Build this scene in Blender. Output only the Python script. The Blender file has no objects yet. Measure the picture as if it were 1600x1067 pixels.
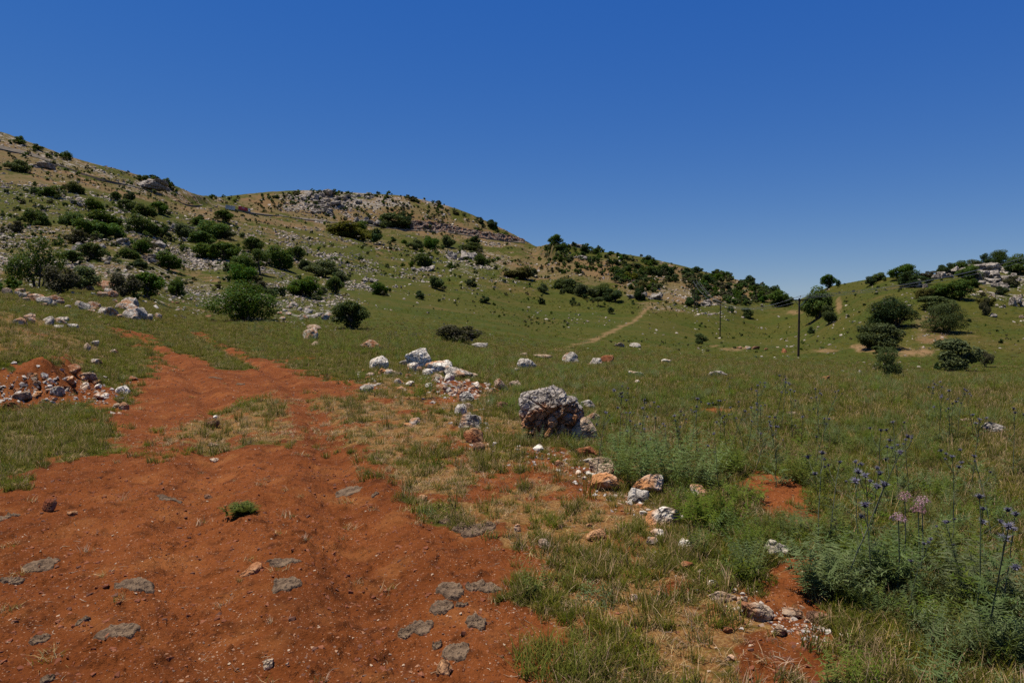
import bpy, bmesh, math, random
import numpy as np
from mathutils import Vector, Matrix, Euler

random.seed(7)
RNG = np.random.default_rng(7)
SC = bpy.context.scene
COL = SC.collection
R = math.radians
F, HOR = 1067.0, 490.0                 # focal length and horizon row, in pixels of the 1600 px photograph
TH = math.atan((533.5 - HOR) / F)
CT, ST = math.cos(TH), math.sin(TH)
EYE = 1.6

# ------------------------------------------------------------------ camera
cam_d = bpy.data.cameras.new('camera')
cam_d.sensor_width = 36.0
cam_d.lens = 36.0 * F / 1600.0
cam_d.clip_start = 0.05
cam_d.clip_end = 8000
cam = bpy.data.objects.new('camera', cam_d)
COL.objects.link(cam)
cam.location = (0, 0, EYE)
cam.rotation_euler = (math.pi / 2 - TH, 0, 0)
SC.camera = cam

# ------------------------------------------------------------------ numpy helpers
def _hash(ix, iy, iz, seed):
    h = (ix.astype(np.int64) * 374761393 + iy.astype(np.int64) * 668265263 + iz.astype(np.int64) * 2147483647 + seed * 974634777) & 0xFFFFFFFF
    h = ((h ^ (h >> 13)) * 1274126177) & 0xFFFFFFFF
    h = ((h ^ (h >> 16)) * 2246822519) & 0xFFFFFFFF
    return ((h ^ (h >> 15)) & 0xFFFFFF) / float(0xFFFFFF) * 2 - 1

def vnoise2(x, y, seed=0):
    ix, iy = np.floor(x), np.floor(y)
    fx, fy = x - ix, y - iy
    fx = fx * fx * fx * (fx * (fx * 6 - 15) + 10); fy = fy * fy * fy * (fy * (fy * 6 - 15) + 10)
    z = np.zeros_like(ix)
    a = _hash(ix, iy, z, seed); b = _hash(ix + 1, iy, z, seed)
    c = _hash(ix, iy + 1, z, seed); d = _hash(ix + 1, iy + 1, z, seed)
    return (a * (1 - fx) + b * fx) * (1 - fy) + (c * (1 - fx) + d * fx) * fy

def fbm2(x, y, scale, octs=4, seed=0, gain=.5):
    s, a, t = 0, 1.0, 0
    c, sn = math.cos(.6), math.sin(.6)
    x, y = x * scale, y * scale
    for o in range(octs):
        s = s + a * vnoise2(x, y, seed + o * 17); t += a
        x, y = (c * x - sn * y) * 2.03 + 11.3, (sn * x + c * y) * 2.03 + 5.7
        a *= gain
    return s / t

def vnoise3(p, seed=0):
    i = np.floor(p); f = p - i
    f = f * f * (3 - 2 * f)
    r = 0
    for dx in (0, 1):
        for dy in (0, 1):
            for dz in (0, 1):
                w = (f[:, 0] if dx else 1 - f[:, 0]) * (f[:, 1] if dy else 1 - f[:, 1]) * (f[:, 2] if dz else 1 - f[:, 2])
                r = r + w * _hash(i[:, 0] + dx, i[:, 1] + dy, i[:, 2] + dz, seed)
    return r

def fbm3(p, scale, octs=4, seed=0, gain=.5, ridged=False):
    s, a, t = 0, 1.0, 0
    q = p * scale
    for o in range(octs):
        n = vnoise3(q, seed + 31 * o)
        if ridged: n = 1 - 2 * np.abs(n)
        s = s + a * n; t += a
        q = q * 2.07 + 3.1; a *= gain
    return s / t

def smooth(a, b, x):
    t = np.clip((x - a) / (b - a), 0, 1)
    return t * t * (3 - 2 * t)

def pchip(xk, yk, x):
    xk = np.asarray(xk, float); yk = np.asarray(yk, float)
    h = np.diff(xk); d = np.diff(yk) / h
    m = np.zeros_like(yk)
    w1 = 2 * h[1:] + h[:-1]; w2 = h[1:] + 2 * h[:-1]
    ok = d[:-1] * d[1:] > 0
    with np.errstate(divide='ignore', invalid='ignore'):
        hm = (w1 + w2) / (w1 / d[:-1] + w2 / d[1:])
    m[1:-1] = np.where(ok, hm, 0)
    m[0], m[-1] = d[0], d[-1]
    x = np.clip(x, xk[0], xk[-1])
    i = np.clip(np.searchsorted(xk, x) - 1, 0, len(xk) - 2)
    t = (x - xk[i]) / h[i]
    t2, t3 = t * t, t * t * t
    return (2 * t3 - 3 * t2 + 1) * yk[i] + (t3 - 2 * t2 + t) * h[i] * m[i] + (-2 * t3 + 3 * t2) * yk[i + 1] + (t3 - t2) * h[i] * m[i + 1]

def ray(px, py):
    """forward-normalised ray: (X/Y, Z/Y) slopes through a photograph point"""
    a = (px - 800.0) / F; b = (533.5 - py) / F
    k = CT + b * ST
    return a / k, (-ST + b * CT) / k

def project(X, Y, Z):
    dz = Z - EYE
    f = Y * CT - dz * ST
    u = Y * ST + dz * CT
    f = np.maximum(f, 1e-3)
    return 800 + F * X / f, 533.5 - F * u / f

# ------------------------------------------------------------------ terrain profile: per column of the valley, (distance, row seen)
PROF = {
 -300: [(8,703),(11,645),(12.5,560),(22,495),(32,455),(60,425),(100,370),(170,300),(240,240),(310,175),(350,130)],
 0:    [(8,703),(11.2,640),(12.5,566),(22,502),(32,470),(60,447),(100,400),(170,338),(240,285),(320,238),(370,207)],
 60:   [(8,703),(11.4,638),(12.8,566),(22,512),(33,480),(60,448),(102,400),(172,341),(244,292),(324,252),(377,228)],
 120:  [(8,703),(12,630),(14,582),(22,525),(34,492),(58,450),(105,400),(175,345),(250,300),(330,268),(385,250)],
 200:  [(8,703),(12,632),(18,572),(26,530),(40,487),(60,462),(110,400),(180,352),(260,312),(345,285),(400,271)],
 300:  [(8,703),(12,632),(18,580),(30,535),(50,507),(75,480),(120,432),(190,380),(280,340),(400,318),(450,301)],
 340:  [(8,703),(12,632),(18,582),(30,540),(53,508),(78,482),(125,430),(195,382),(290,345),(470,323),(560,311)],
 400:  [(8,703),(12,632),(18,585),(30,545),(55,505),(80,482),(125,435),(200,390),(320,355),(490,334),(620,307)],
 500:  [(8,703),(12,632),(18,585),(30,547),(52,520),(80,495),(130,455),(210,410),(330,372),(520,347),(650,300)],
 600:  [(8,703),(12,632),(18,585),(30,548),(50,525),(80,502),(130,470),(210,430),(340,390),(540,358),(660,305)],
 700:  [(8,703),(12,634),(18,590),(30,555),(50,535),(85,512),(135,485),(210,448),(340,405),(560,366),(660,323)],
 800:  [(8,704),(12,636),(18,595),(32,560),(60,540),(100,520),(150,492),(215,462),(320,428),(590,378),(630,366)],
 835:  [(8,704),(12,637),(18,597),(34,562),(65,543),(105,525),(155,500),(215,470),(310,440),(520,400),(645,386)],
 872:  [(8,705),(12,638),(18,598),(34,565),(68,545),(107,530),(158,504),(212,475),(300,445),(380,412),(430,380)],
 1000: [(8,706),(12,640),(20,592),(40,566),(70,553),(110,537),(160,508),(212,482),(290,455),(370,425),(440,403)],
 1100: [(8,706),(12,642),(20,595),(40,570),(72,558),(115,546),(165,525),(225,483),(300,462),(370,440),(430,424)],
 1200: [(8,707),(12,643),(20,597),(40,576),(72,564),(105,556),(150,537),(205,512),(265,490),(330,470),(400,452)],
 1240: [(8,707),(12,644),(20,598),(40,577),(72,565),(103,556),(145,535),(190,512),(240,492),(290,478),(340,468)],
 1300: [(8,708),(12,645),(20,600),(40,579),(70,568),(95,556),(125,530),(150,505),(180,482),(205,462),(235,447)],
 1400: [(8,708),(12,646),(20,602),(40,583),(68,572),(84,556),(100,525),(118,495),(138,470),(160,450),(190,432)],
 1500: [(8,708),(12,647),(20,603),(40,586),(65,576),(82,555),(98,522),(115,493),(135,465),(158,445),(185,428)],
 1600: [(8,709),(12,648),(20,605),(40,588),(64,577),(84,548),(105,515),(125,482),(148,455),(172,435),(195,416)],
 1900: [(8,709),(12,648),(20,605),(40,588),(64,577),(84,548),(105,512),(125,476),(148,445),(172,418),(195,390)],
}
PROF[-1700] = PROF[-300]; PROF[3300] = PROF[1900]
_cols = sorted(PROF)
_K = 11
_lny = np.array([[math.log(PROF[c][k][0]) for k in range(_K)] for c in _cols])
_zz = np.array([[EYE + ray(c, PROF[c][k][1])[1] * PROF[c][k][0] for k in range(_K)] for c in _cols])
_hx = np.array([800 + F * ray(c, 500)[0] for c in _cols])

# columns of the sheet (lateral slope X/Y) and rows (distance Y)
hxs = np.concatenate([np.linspace(-1700, -260, 90)[:-1], np.arange(-260, 1861, 2.0), np.linspace(1861, 3300, 90)[1:]])
A = (hxs - 800) / F
Ys = [1.3]
while Ys[-1] < 900:
    y = Ys[-1]
    r = max(.0045, min(.0115, 1.7 * y / (F * EYE))) if y < 60 else .0095
    Ys.append(y * (1 + r))
Ys = np.array(Ys)
NC, NR = len(A), len(Ys)
LY = np.log(Ys)
_L = np.array([pchip(_hx, _lny[:, k], hxs) for k in range(_K)])
_Z = np.array([pchip(_hx, _zz[:, k], hxs) for k in range(_K)])
Z = np.zeros((NR, NC))
CREST = np.exp(_L[-1])
for j in range(NC):
    lk = np.concatenate([[math.log(1.2), math.log(3), math.log(5)], _L[:, j], np.log(CREST[j] * np.array([1.18, 1.6, 6]))])
    zc = _Z[-1, j]
    zk = np.concatenate([[0, 0, 0], _Z[:, j], [zc - .03 * CREST[j], zc * .55 - 12, -60]])
    Z[:, j] = pchip(lk, zk, LY)
X2 = A[None, :] * Ys[:, None]
Y2 = np.repeat(Ys[:, None], NC, 1)

# ------------------------------------------------------------------ ground look-up (height, and where a sight line meets the ground)
def height(X, Y, src=None):
    src = Z if src is None else src
    X = np.asarray(X, float); Y = np.asarray(Y, float)
    h = 800 + F * X / Y
    ci = np.clip(np.interp(h, hxs, np.arange(NC)), 0, NC - 1.001)
    ri = np.clip(np.interp(np.log(Y), LY, np.arange(NR)), 0, NR - 1.001)
    c0 = ci.astype(int); r0 = ri.astype(int); fc = ci - c0; fr = ri - r0
    return (src[r0, c0] * (1 - fc) + src[r0, c0 + 1] * fc) * (1 - fr) + (src[r0 + 1, c0] * (1 - fc) + src[r0 + 1, c0 + 1] * fc) * fr

def at(px, py, src=None):
    """ground point seen at a photograph position (highest visible ground when the line clears the ridge)"""
    ax, sz = ray(px, py)
    zr = EYE + sz * Ys
    zt = height(ax * Ys, Ys, src)
    hit = np.nonzero((zt[1:] >= zr[1:]) & (Ys[1:] > 1.4))[0]
    if len(hit) == 0:
        sl = (zt - EYE) / Ys
        k = int(np.argmax(sl)); y = Ys[k]
        return Vector((ax * y, y, zt[k]))
    k = hit[0] + 1
    d0 = zr[k - 1] - zt[k - 1]; d1 = zr[k] - zt[k]
    t = d0 / (d0 - d1) if d0 != d1 else 0
    y = Ys[k - 1] + t * (Ys[k] - Ys[k - 1])
    return Vector((ax * y, y, float(height(ax * y, y, src))))

def poly_world(pts, flat=True):
    return np.array([tuple(at(max(-900, min(2500, p[0])), p[1]))[:2] for p in pts])

def sdf_poly(poly, X, Y):
    """signed distance in metres, positive inside"""
    d = np.full(X.shape, 1e9); ins = np.zeros(X.shape, bool)
    n = len(poly)
    for i in range(n):
        x0, y0 = poly[i]; x1, y1 = poly[(i + 1) % n]
        ex, ey = x1 - x0, y1 - y0
        t = np.clip(((X - x0) * ex + (Y - y0) * ey) / (ex * ex + ey * ey + 1e-9), 0, 1)
        d = np.minimum(d, (X - x0 - t * ex) ** 2 + (Y - y0 - t * ey) ** 2)
        c = (y0 > Y) != (y1 > Y)
        with np.errstate(divide='ignore', invalid='ignore'):
            xc = x0 + (Y - y0) * ex / (ey if ey else 1e-9)
        ins ^= c & (X < xc)
    d = np.sqrt(d)
    return np.where(ins, d, -d)

def dist_line(line, X, Y):
    d = np.full(X.shape, 1e9)
    for (x0, y0), (x1, y1) in zip(line[:-1], line[1:]):
        ex, ey = x1 - x0, y1 - y0
        t = np.clip(((X - x0) * ex + (Y - y0) * ey) / (ex * ex + ey * ey + 1e-9), 0, 1)
        d = np.minimum(d, (X - x0 - t * ex) ** 2 + (Y - y0 - t * ey) ** 2)
    return np.sqrt(d)

P_DIRT = [(-250,830),(-100,785),(0,765),(60,735),(110,712),(200,702),(250,714),(330,702),(430,692),(560,700),(600,745),(660,775),(700,812),(760,850),(815,880),(840,930),(855,1000),(830,1067),(800,1600),(-400,1600)]
P_TRACK = [(180,650),(205,612),(232,582),(246,556),(226,537),(195,526),(214,517),(246,526),(282,549),(330,562),(347,553),(322,536),(297,523),(311,519),(345,536),(390,553),(450,567),(520,586),(572,606),(560,624),(500,620),(460,612),(425,622),(380,632),(330,650),(280,668),(232,690),(192,698),(213,674)]
P_SPARSE = [(190,700),(220,672),(330,650),(400,622),(520,622),(600,590),(700,612),(800,660),(930,730),(1010,780),(1080,850),(1150,930),(1300,1000),(1380,1067),(1380,1600),(800,1600),(850,1000),(800,870),(700,815),(600,745),(560,700),(430,692),(330,702)]
P_TRAIL = [(1170,733),(1220,745),(1268,800),(1282,860),(1300,940),(1320,1067),(1180,1067),(1200,980),(1205,900),(1215,830),(1165,765)]
P_BANK = [(-80,590),(20,583),(70,560),(95,562),(140,600),(205,612),(190,640),(140,630),(60,628),(-80,650)]
P_MOUND = [(655,612),(690,596),(750,598),(790,610),(770,622),(690,632)]
P_DRYBANK = [(-80,480),(60,500),(128,530),(132,560),(60,558),(-80,580)]
SOFT = [(1110,640,60,10,.75),(1085,660,40,8,.5),(1290,655,40,8,.5),(640,690,90,30,.25),(1380,850,40,12,.4),(1460,710,40,10,.3),(1330,935,60,10,.4),(1560,1000,40,12,.3),(760,560,80,10,.35),(880,680,50,10,.42),(480,560,60,10,.5),(60,690,30,8,.3),(50,520,120,18,.35)]
_pw = {k: poly_world(v) for k, v in dict(dirt=P_DIRT, track=P_TRACK, sparse=P_SPARSE, trail=P_TRAIL, bank=P_BANK, mound=P_MOUND, dry=P_DRYBANK).items()}
_softw = []
for (px, py, rx, ry, w) in SOFT:
    c = at(px, py); e = at(px + rx, py); t = at(px, py - ry)
    _softw.append((c.x, c.y, abs(e.x - c.x), max(.15, abs(t.y - c.y)), w))
_strip = np.array([tuple(at(*p))[:2] for p in [(252,524),(285,533),(322,547),(352,566),(368,577)]])
_rutw = [np.array([tuple(at(*p))[:2] for p in l]) for l in ([(300,730),(245,700),(225,668),(245,640),(270,612)], [(520,730),(505,690),(480,650),(450,612)])]
FIELD_PATH = np.array([tuple(at(*p))[:2] for p in [(862,548),(900,538),(938,526),(970,510),(1000,494),(1016,484)]])
MOUNTAIN_PX = [(-40,226),(60,248),(165,285),(250,306),(340,322),(375,331),(420,338),(480,345),(540,352),(600,357),(680,364),(760,374),(820,381)]

def near_masks(X, Y):
    """soil, sparse (0..1) at ground points nearer than about 70 m"""
    n1 = fbm2(X, Y, 1.3, 4, 3); n2 = fbm2(X, Y, 5.5, 3, 9)
    wob = .42 * n1 + .26 * n2
    sc = np.clip(Y / 8, .6, 3)
    soil = np.zeros(X.shape)
    for k, s in (('dirt', .38), ('track', .30), ('bank', .2), ('trail', .22), ('mound', .15)):
        d = sdf_poly(_pw[k], X, Y) + wob * sc
        soil = np.maximum(soil, smooth(-s * sc, s * sc, d) * (.85 if k in ('trail',) else 1))
    sp = smooth(-.35 * sc, .35 * sc, sdf_poly(_pw['sparse'], X, Y) + wob * sc)
    sp = np.maximum(sp, .75 * smooth(-.6, .6, sdf_poly(_pw['dry'], X, Y) + 2 * wob))
    for rl in _rutw: soil = np.maximum(soil, .75 * smooth(.50, .14, dist_line(rl, X, Y) + .9 * wob))
    n3 = fbm2(X, Y, .8, 4, 15)
    soil = np.maximum(soil, sp * (np.where(X < .02 * Y, .28, .62) * smooth(.06, .38, -n3 + .25 * n2) + .5 * smooth(.12, .34, -fbm2(X, Y, 3.6, 3, 19) - .5 * n3)))
    for (cx, cy, rx, ry, w) in _softw:
        q = np.exp(-(((X - cx) / rx) ** 2 + ((Y - cy) / ry) ** 2))
        soil = np.maximum(soil, smooth(.25, .7, q * w + .25 * (n1 + n2) * (q > .05)))
    isl = smooth(.75, .35, dist_line(_strip, X, Y) + .5 * wob)
    soil = soil * (1 - .9 * isl); sp = sp * (1 - isl)
    fade = 1 - smooth(55, 75, Y)
    return soil * fade, sp * fade

# relief: clods and ruts close by, swells and ledges on the hills
near = 1 - smooth(25, 60, Y2)
rows_near = Ys < 80
SOIL = np.zeros_like(Z); SPARSE = np.zeros_like(Z)
SOIL[rows_near], SPARSE[rows_near] = near_masks(X2[rows_near], Y2[rows_near])
rn = Ys < 62
xn, yn = X2[rn], Y2[rn]
clod = fbm2(xn, yn, 7, 5, 21, .62); lump = fbm2(xn, yn, 1.1, 4, 25)
clod2 = np.maximum(0, fbm2(xn, yn, 16, 3, 29) - .22)
fadeclod = 1 - smooth(9, 26, yn)
Z[rn] += near[rn] * (.035 * lump * smooth(1.2, 4, yn) + fadeclod * (.014 + .02 * SOIL[rn]) * clod + fadeclod * SOIL[rn] * .05 * clod2)
# tyre ruts curving up the track
RUTS = [np.array([tuple(at(*p))[:2] for p in l]) for l in ([(330,1060),(300,850),(330,720),(350,660),(310,600),(265,560),(215,522)], [(640,1060),(560,850),(520,720),(500,650),(440,590),(370,556),(305,521)])]
for rl in RUTS:
    d = dist_line(rl, xn, yn)
    Z[rn] -= .065 * np.exp(-(d / .22) ** 2) * smooth(2, 4, yn) * near[rn]
    Z[rn] += .035 * np.exp(-((d - .38) / .16) ** 2) * smooth(2, 4, yn) * near[rn]
# bank and rubble mound roughness
for k, amp in (('bank', .34), ('mound', .16)):
    m = smooth(-.2, .5, sdf_poly(_pw[k], xn, yn))
    Z[rn] += m * amp * (.8 * fbm2(xn, yn, 2.4, 4, 41) + .28 * fbm2(xn, yn, 5.0, 4, 43, .55) + .25)
far = smooth(60, 150, Y2)
rf = Ys > 60
PXV, PYV = project(X2, Y2, Z)
xf, yf = X2[rf], Y2[rf]
hillmask = smooth(120, 260, yf)
big = fbm2(xf, yf, 1 / 42., 4, 51)
led = fbm2(xf, yf, 1 / 7., 4, 53)
crestfade = 1 - .75 * np.exp(-((yf - CREST[None, :]) / (.10 * CREST[None, :])) ** 2)
Z[rf] += far[rf] * crestfade * (.25 + hillmask * 2.6) * big + far[rf] * (.12 + hillmask * .9) * led * crestfade

PXV, PYV = project(X2, Y2, Z)
# ------------------------------------------------------------------ node helpers and materials
class NT:
    def __init__(s, name):
        s.m = bpy.data.materials.new(name); s.m.use_nodes = True
        s.t = s.m.node_tree; s.t.nodes.clear()
        s.out = s.t.nodes.new('ShaderNodeOutputMaterial')
    def n(s, typ, ins=None, **kw):
        nd = s.t.nodes.new(typ)
        for k, v in kw.items(): setattr(nd, k, v)
        for k, v in (ins or {}).items(): s.set(nd, k, v)
        return nd
    def set(s, nd, k, v):
        sock = nd.inputs[k]
        if isinstance(v, bpy.types.NodeSocket): s.t.links.new(v, sock)
        else:
            if sock.type == 'RGBA' and len(v) == 3: v = (*v, 1)
            sock.default_value = v
    def pos(s): return s.n('ShaderNodeNewGeometry').outputs['Position']
    def obj(s): return s.n('ShaderNodeTexCoord').outputs['Object']
    def attr(s, name): return s.n('ShaderNodeAttribute', attribute_name=name).outputs['Fac']
    def noise(s, vec, scale, detail=4, rough=.55, dist=0, out='Fac'):
        return s.n('ShaderNodeTexNoise', {'Vector': vec, 'Scale': scale, 'Detail': detail, 'Roughness': rough, 'Distortion': dist}).outputs[out]
    def ramp(s, fac, a, b, smoothstep=True):
        return s.n('ShaderNodeMapRange', {'Value': fac, 'From Min': a, 'From Max': b}, interpolation_type='SMOOTHSTEP' if smoothstep else 'LINEAR').outputs['Result']
    def mix(s, fac, a, b, mode='MIX'):
        nd = s.n('ShaderNodeMix', data_type='RGBA', blend_type=mode)
        for i, v in ((0, fac), (6, a), (7, b)):
            if isinstance(v, bpy.types.NodeSocket): s.t.links.new(v, nd.inputs[i])
            else: nd.inputs[i].default_value = (*v, 1) if isinstance(v, tuple) and len(v) == 3 else v
        return nd.outputs[2]
    def math(s, op, a, b=0.0, clamp=False):
        nd = s.n('ShaderNodeMath', operation=op, use_clamp=clamp)
        for i, v in ((0, a), (1, b)):
            if isinstance(v, bpy.types.NodeSocket): s.t.links.new(v, nd.inputs[i])
            else: nd.inputs[i].default_value = v
        return nd.outputs[0]
    def bump(s, h, strength, dist):
        return s.n('ShaderNodeBump', {'Height': h, 'Strength': strength, 'Distance': dist}).outputs['Normal']
    def done(s, col, rough=.9, normal=None, spec=.2, metal=0.0):
        b = s.n('ShaderNodeBsdfPrincipled', {'Base Color': col, 'Roughness': rough, 'Specular IOR Level': spec, 'Metallic': metal})
        if normal is not None: s.set(b, 'Normal', normal)
        s.t.links.new(b.outputs[0], s.out.inputs[0]); return s.m

def scaled(t, vec, sx, sy, sz):
    return t.n('ShaderNodeVectorMath', {0: vec, 1: (sx, sy, sz)}, operation='MULTIPLY').outputs[0]

def mat_ground():
    t = NT('ground'); p = t.pos()
    soil, sparse, tan, rocky, bare = (t.attr(k) for k in ('soil', 'sparse', 'tan', 'rocky', 'bare'))
    nA = t.noise(p, .55, 6); nB = t.noise(p, 6.5, 6, .62); nC = t.noise(p, 48, 5, .65); nD = t.noise(p, .05, 5, .6)
    # red earth
    red = t.mix(t.ramp(nA, .35, .68), (.118, .0325, .0078), (.178, .053, .0140))
    red = t.mix(t.ramp(nB, .48, .72), red, (.062, .018, .005))
    red = t.mix(t.math('MULTIPLY', t.ramp(nC, .60, .74), .55), red, (.32, .135, .060))
    red = t.mix(t.math('MULTIPLY', t.ramp(nC, .40, .28), .7), red, (.048, .014, .007))  # hollow shade painted into the earth colour, where bump shading barely shows
    nV = t.noise(p, 1.9, 5, .6); nW = t.noise(scaled(t, p, 2.2, .5, 1), 1.0, 5, .65)
    red = t.mix(t.math('MULTIPLY', t.ramp(nV, .50, .70), .6), red, (.235, .085, .024))
    red = t.mix(t.math('MULTIPLY', t.ramp(nW, .55, .72), .55), red, (.085, .025, .007))
    vk = t.n('ShaderNodeTexVoronoi', {'Vector': p, 'Scale': 75.0})
    grit = t.math('MULTIPLY', t.ramp(vk.outputs['Distance'], .34, .22), t.ramp(t.n('ShaderNodeSeparateColor', {0: vk.outputs['Color']}).outputs[0], .78, .84))
    red = t.mix(t.math('MULTIPLY', grit, .8), red, t.mix(nC, (.20, .085, .042), (.40, .24, .14)))
    vk2 = t.n('ShaderNodeTexVoronoi', {'Vector': p, 'Scale': 42.0})
    clodc = t.math('MULTIPLY', t.ramp(vk2.outputs['Distance'], .50, .25), t.ramp(t.n('ShaderNodeSeparateColor', {0: vk2.outputs['Color']}).outputs[1], .70, .80))
    red = t.mix(t.math('MULTIPLY', clodc, .6), red, (.055, .017, .008))
    # thin straw-covered earth
    straw = t.mix(t.ramp(nC, .38, .66), (.145, .056, .016), (.285, .160, .055))
    straw = t.mix(t.math('MULTIPLY', t.ramp(nB, .45, .65), .5), straw, (.11, .070, .028))
    # meadow floor
    nS = t.noise(scaled(t, p, .035, .09, .3), 1.0, 5, .6)
    nE = t.noise(p, 1.1, 6, .7); nF = t.noise(p, .38, 4, .6)
    mead = t.mix(t.ramp(nS, .40, .62), (.056, .053, .0082), (.039, .048, .0058))
    mead = t.mix(t.ramp(nD, .52, .72), mead, (.082, .060, .016))
    mead = t.mix(t.math('MULTIPLY', t.ramp(nE, .50, .68), .65), mead, (.024, .029, .005))
    mead = t.mix(t.math('MULTIPLY', t.ramp(nE, .44, .28), .45), mead, (.102, .082, .027))
    mead = t.mix(t.math('MULTIPLY', t.ramp(nF, .60, .74), .35), mead, (.15, .09, .04))
    nJ = t.noise(p, 2.3, 4, .7)
    mead = t.mix(t.math('MULTIPLY', t.ramp(nJ, .55, .68), .5), mead, (.018, .022, .005))
    mead = t.mix(t.math('MULTIPLY', t.ramp(nJ, .42, .30), .4), mead, (.115, .090, .034))
    # dry hillside
    nG = t.noise(p, .30, 6, .7); nH = t.noise(p, .9, 6, .7)
    tn = t.mix(t.ramp(nG, .40, .62), (.122, .082, .036), (.080, .064, .021))
    tn = t.mix(t.math('MULTIPLY', t.ramp(nD, .45, .62), .75), tn, (.142, .080, .036))
    tn = t.mix(t.math('MULTIPLY', t.ramp(nH, .52, .66), .55), tn, (.055, .048, .015))
    tn = t.mix(t.math('MULTIPLY', t.ramp(nH, .42, .30), .5), tn, (.24, .17, .105))
    # weathered limestone showing between the plants
    nR = t.noise(p, .42, 7, .72)
    rk = t.mix(t.ramp(nR, .40, .60), (.085, .070, .057), (.235, .205, .170))
    edge = t.math('ADD', t.ramp(nG, .3, .7), -.5)
    tanm = t.ramp(t.math('ADD', tan, t.math('MULTIPLY', edge, .8)), .35, .65)
    rockm = t.ramp(t.math('ADD', rocky, t.math('MULTIPLY', t.math('ADD', t.math('ADD', nR, t.math('MULTIPLY', nG, .6)), -.8), 2.6)), .58, .78)
    c = t.mix(tanm, mead, tn)
    c = t.mix(rockm, c, rk)
    c = t.mix(t.math('MULTIPLY', sparse, t.ramp(nB, .30, .52)), c, straw)
    c = t.mix(bare, c, t.mix(t.ramp(nE, .35, .65), (.20, .118, .058), (.13, .085, .033)))
    sm = t.ramp(t.math('ADD', soil, t.math('MULTIPLY', t.math('ADD', nB, -.5), .5)), .32, .62)
    c = t.mix(sm, c, red)
    nI = t.noise(p, 140, 3, .6)
    h = t.math('ADD', t.math('MULTIPLY', nB, .5), t.math('ADD', t.math('MULTIPLY', nC, .30), t.math('MULTIPLY', nI, .12)))
    return t.done(c, .95, t.bump(h, 1.0, .06), .05)

def mat_rock(name, light=(.54,.465,.37), dark=(.24,.195,.15), stain=(.33,.15,.06), amount=.35, sc=1.0):
    """weathered limestone: pale crust, grey lichen, red-earth stain"""
    t = NT(name); p = t.obj(); r = t.n('ShaderNodeObjectInfo').outputs['Random']
    off = t.n('ShaderNodeVectorMath', {0: p, 1: t.n('ShaderNodeCombineXYZ', {'X': t.math('MULTIPLY', r, 31.), 'Y': t.math('MULTIPLY', r, 17.)}).outputs[0]}, operation='ADD').outputs[0]
    a = t.noise(off, 2.2 * sc, 7, .66); b = t.noise(off, 9 * sc, 6, .7); c = t.noise(off, 1.3 * sc, 4, .6)
    col = t.mix(t.ramp(a, .36, .60), dark, light)
    col = t.mix(t.math('MULTIPLY', t.ramp(b, .52, .70), .6), col, tuple(.45 * x for x in dark))
    vz = t.n('ShaderNodeTexVoronoi', {'Vector': t.mix(.12, off, t.n('ShaderNodeTexNoise', {'Vector': off, 'Scale': 3 * sc, 'Detail': 4}).outputs['Color']), 'Scale': 3.2 * sc, 'Randomness': 1.0}, feature='DISTANCE_TO_EDGE').outputs['Distance']
    crack = t.ramp(vz, .0, .10)
    col = t.mix(t.math('MULTIPLY', t.math('SUBTRACT', 1.0, crack), .62), col, tuple(.22 * x for x in dark))
    st = t.math('ADD', c, t.math('MULTIPLY', t.math('ADD', r, -.5), .25))
    col = t.mix(t.ramp(st, .62 - .32 * amount, .80 - .32 * amount), col, stain)
    h = t.math('ADD', t.math('ADD', a, t.math('MULTIPLY', b, .6)), t.math('MULTIPLY', crack, .35))
    return t.done(col, .92, t.bump(h, 1.0, .11 / sc), .08)

def mat_boulder():
    t = NT('weathered_boulder'); p = t.obj()
    z = t.n('ShaderNodeSeparateXYZ', {0: p}).outputs['Z']; nz = t.n('ShaderNodeSeparateXYZ', {0: t.n('ShaderNodeNewGeometry').outputs['Normal']}).outputs['Z']
    a = t.noise(p, 4.5, 8, .68); b = t.noise(p, 22, 6, .7); c = t.noise(p, 2.6, 5, .6)
    grey = t.mix(t.ramp(a, .38, .60), (.19, .155, .125), (.48, .415, .34))
    grey = t.mix(t.math('MULTIPLY', t.ramp(b, .52, .66), .8), grey, (.06, .055, .05))
    org = t.mix(t.ramp(a, .38, .62), (.26, .105, .042), (.48, .27, .15))
    org = t.mix(t.math('MULTIPLY', t.ramp(b, .55, .7), .6), org, (.10, .04, .02))
    k = t.math('ADD', t.math('ADD', t.math('MULTIPLY', z, 1.9), t.math('MULTIPLY', nz, .28)), t.math('MULTIPLY', t.math('ADD', c, -.5), 1.7))
    col = t.mix(t.ramp(k, .92, 1.14), org, grey)
    vz = t.n('ShaderNodeTexVoronoi', {'Vector': t.mix(.08, scaled(t, p, 1, 1, 1.5), t.n('ShaderNodeTexNoise', {'Vector': p, 'Scale': 6, 'Detail': 4}).outputs['Color']), 'Scale': 7.5}, feature='DISTANCE_TO_EDGE').outputs['Distance']
    crack = t.ramp(vz, .0, .07)
    col = t.mix(t.math('MULTIPLY', t.math('SUBTRACT', 1.0, crack), .6), col, (.035, .022, .014))
    h = t.math('ADD', t.math('ADD', a, t.math('MULTIPLY', b, .45)), t.math('MULTIPLY', crack, .4))
    return t.done(col, .92, t.bump(h, 1.0, .06), .06)

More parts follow.
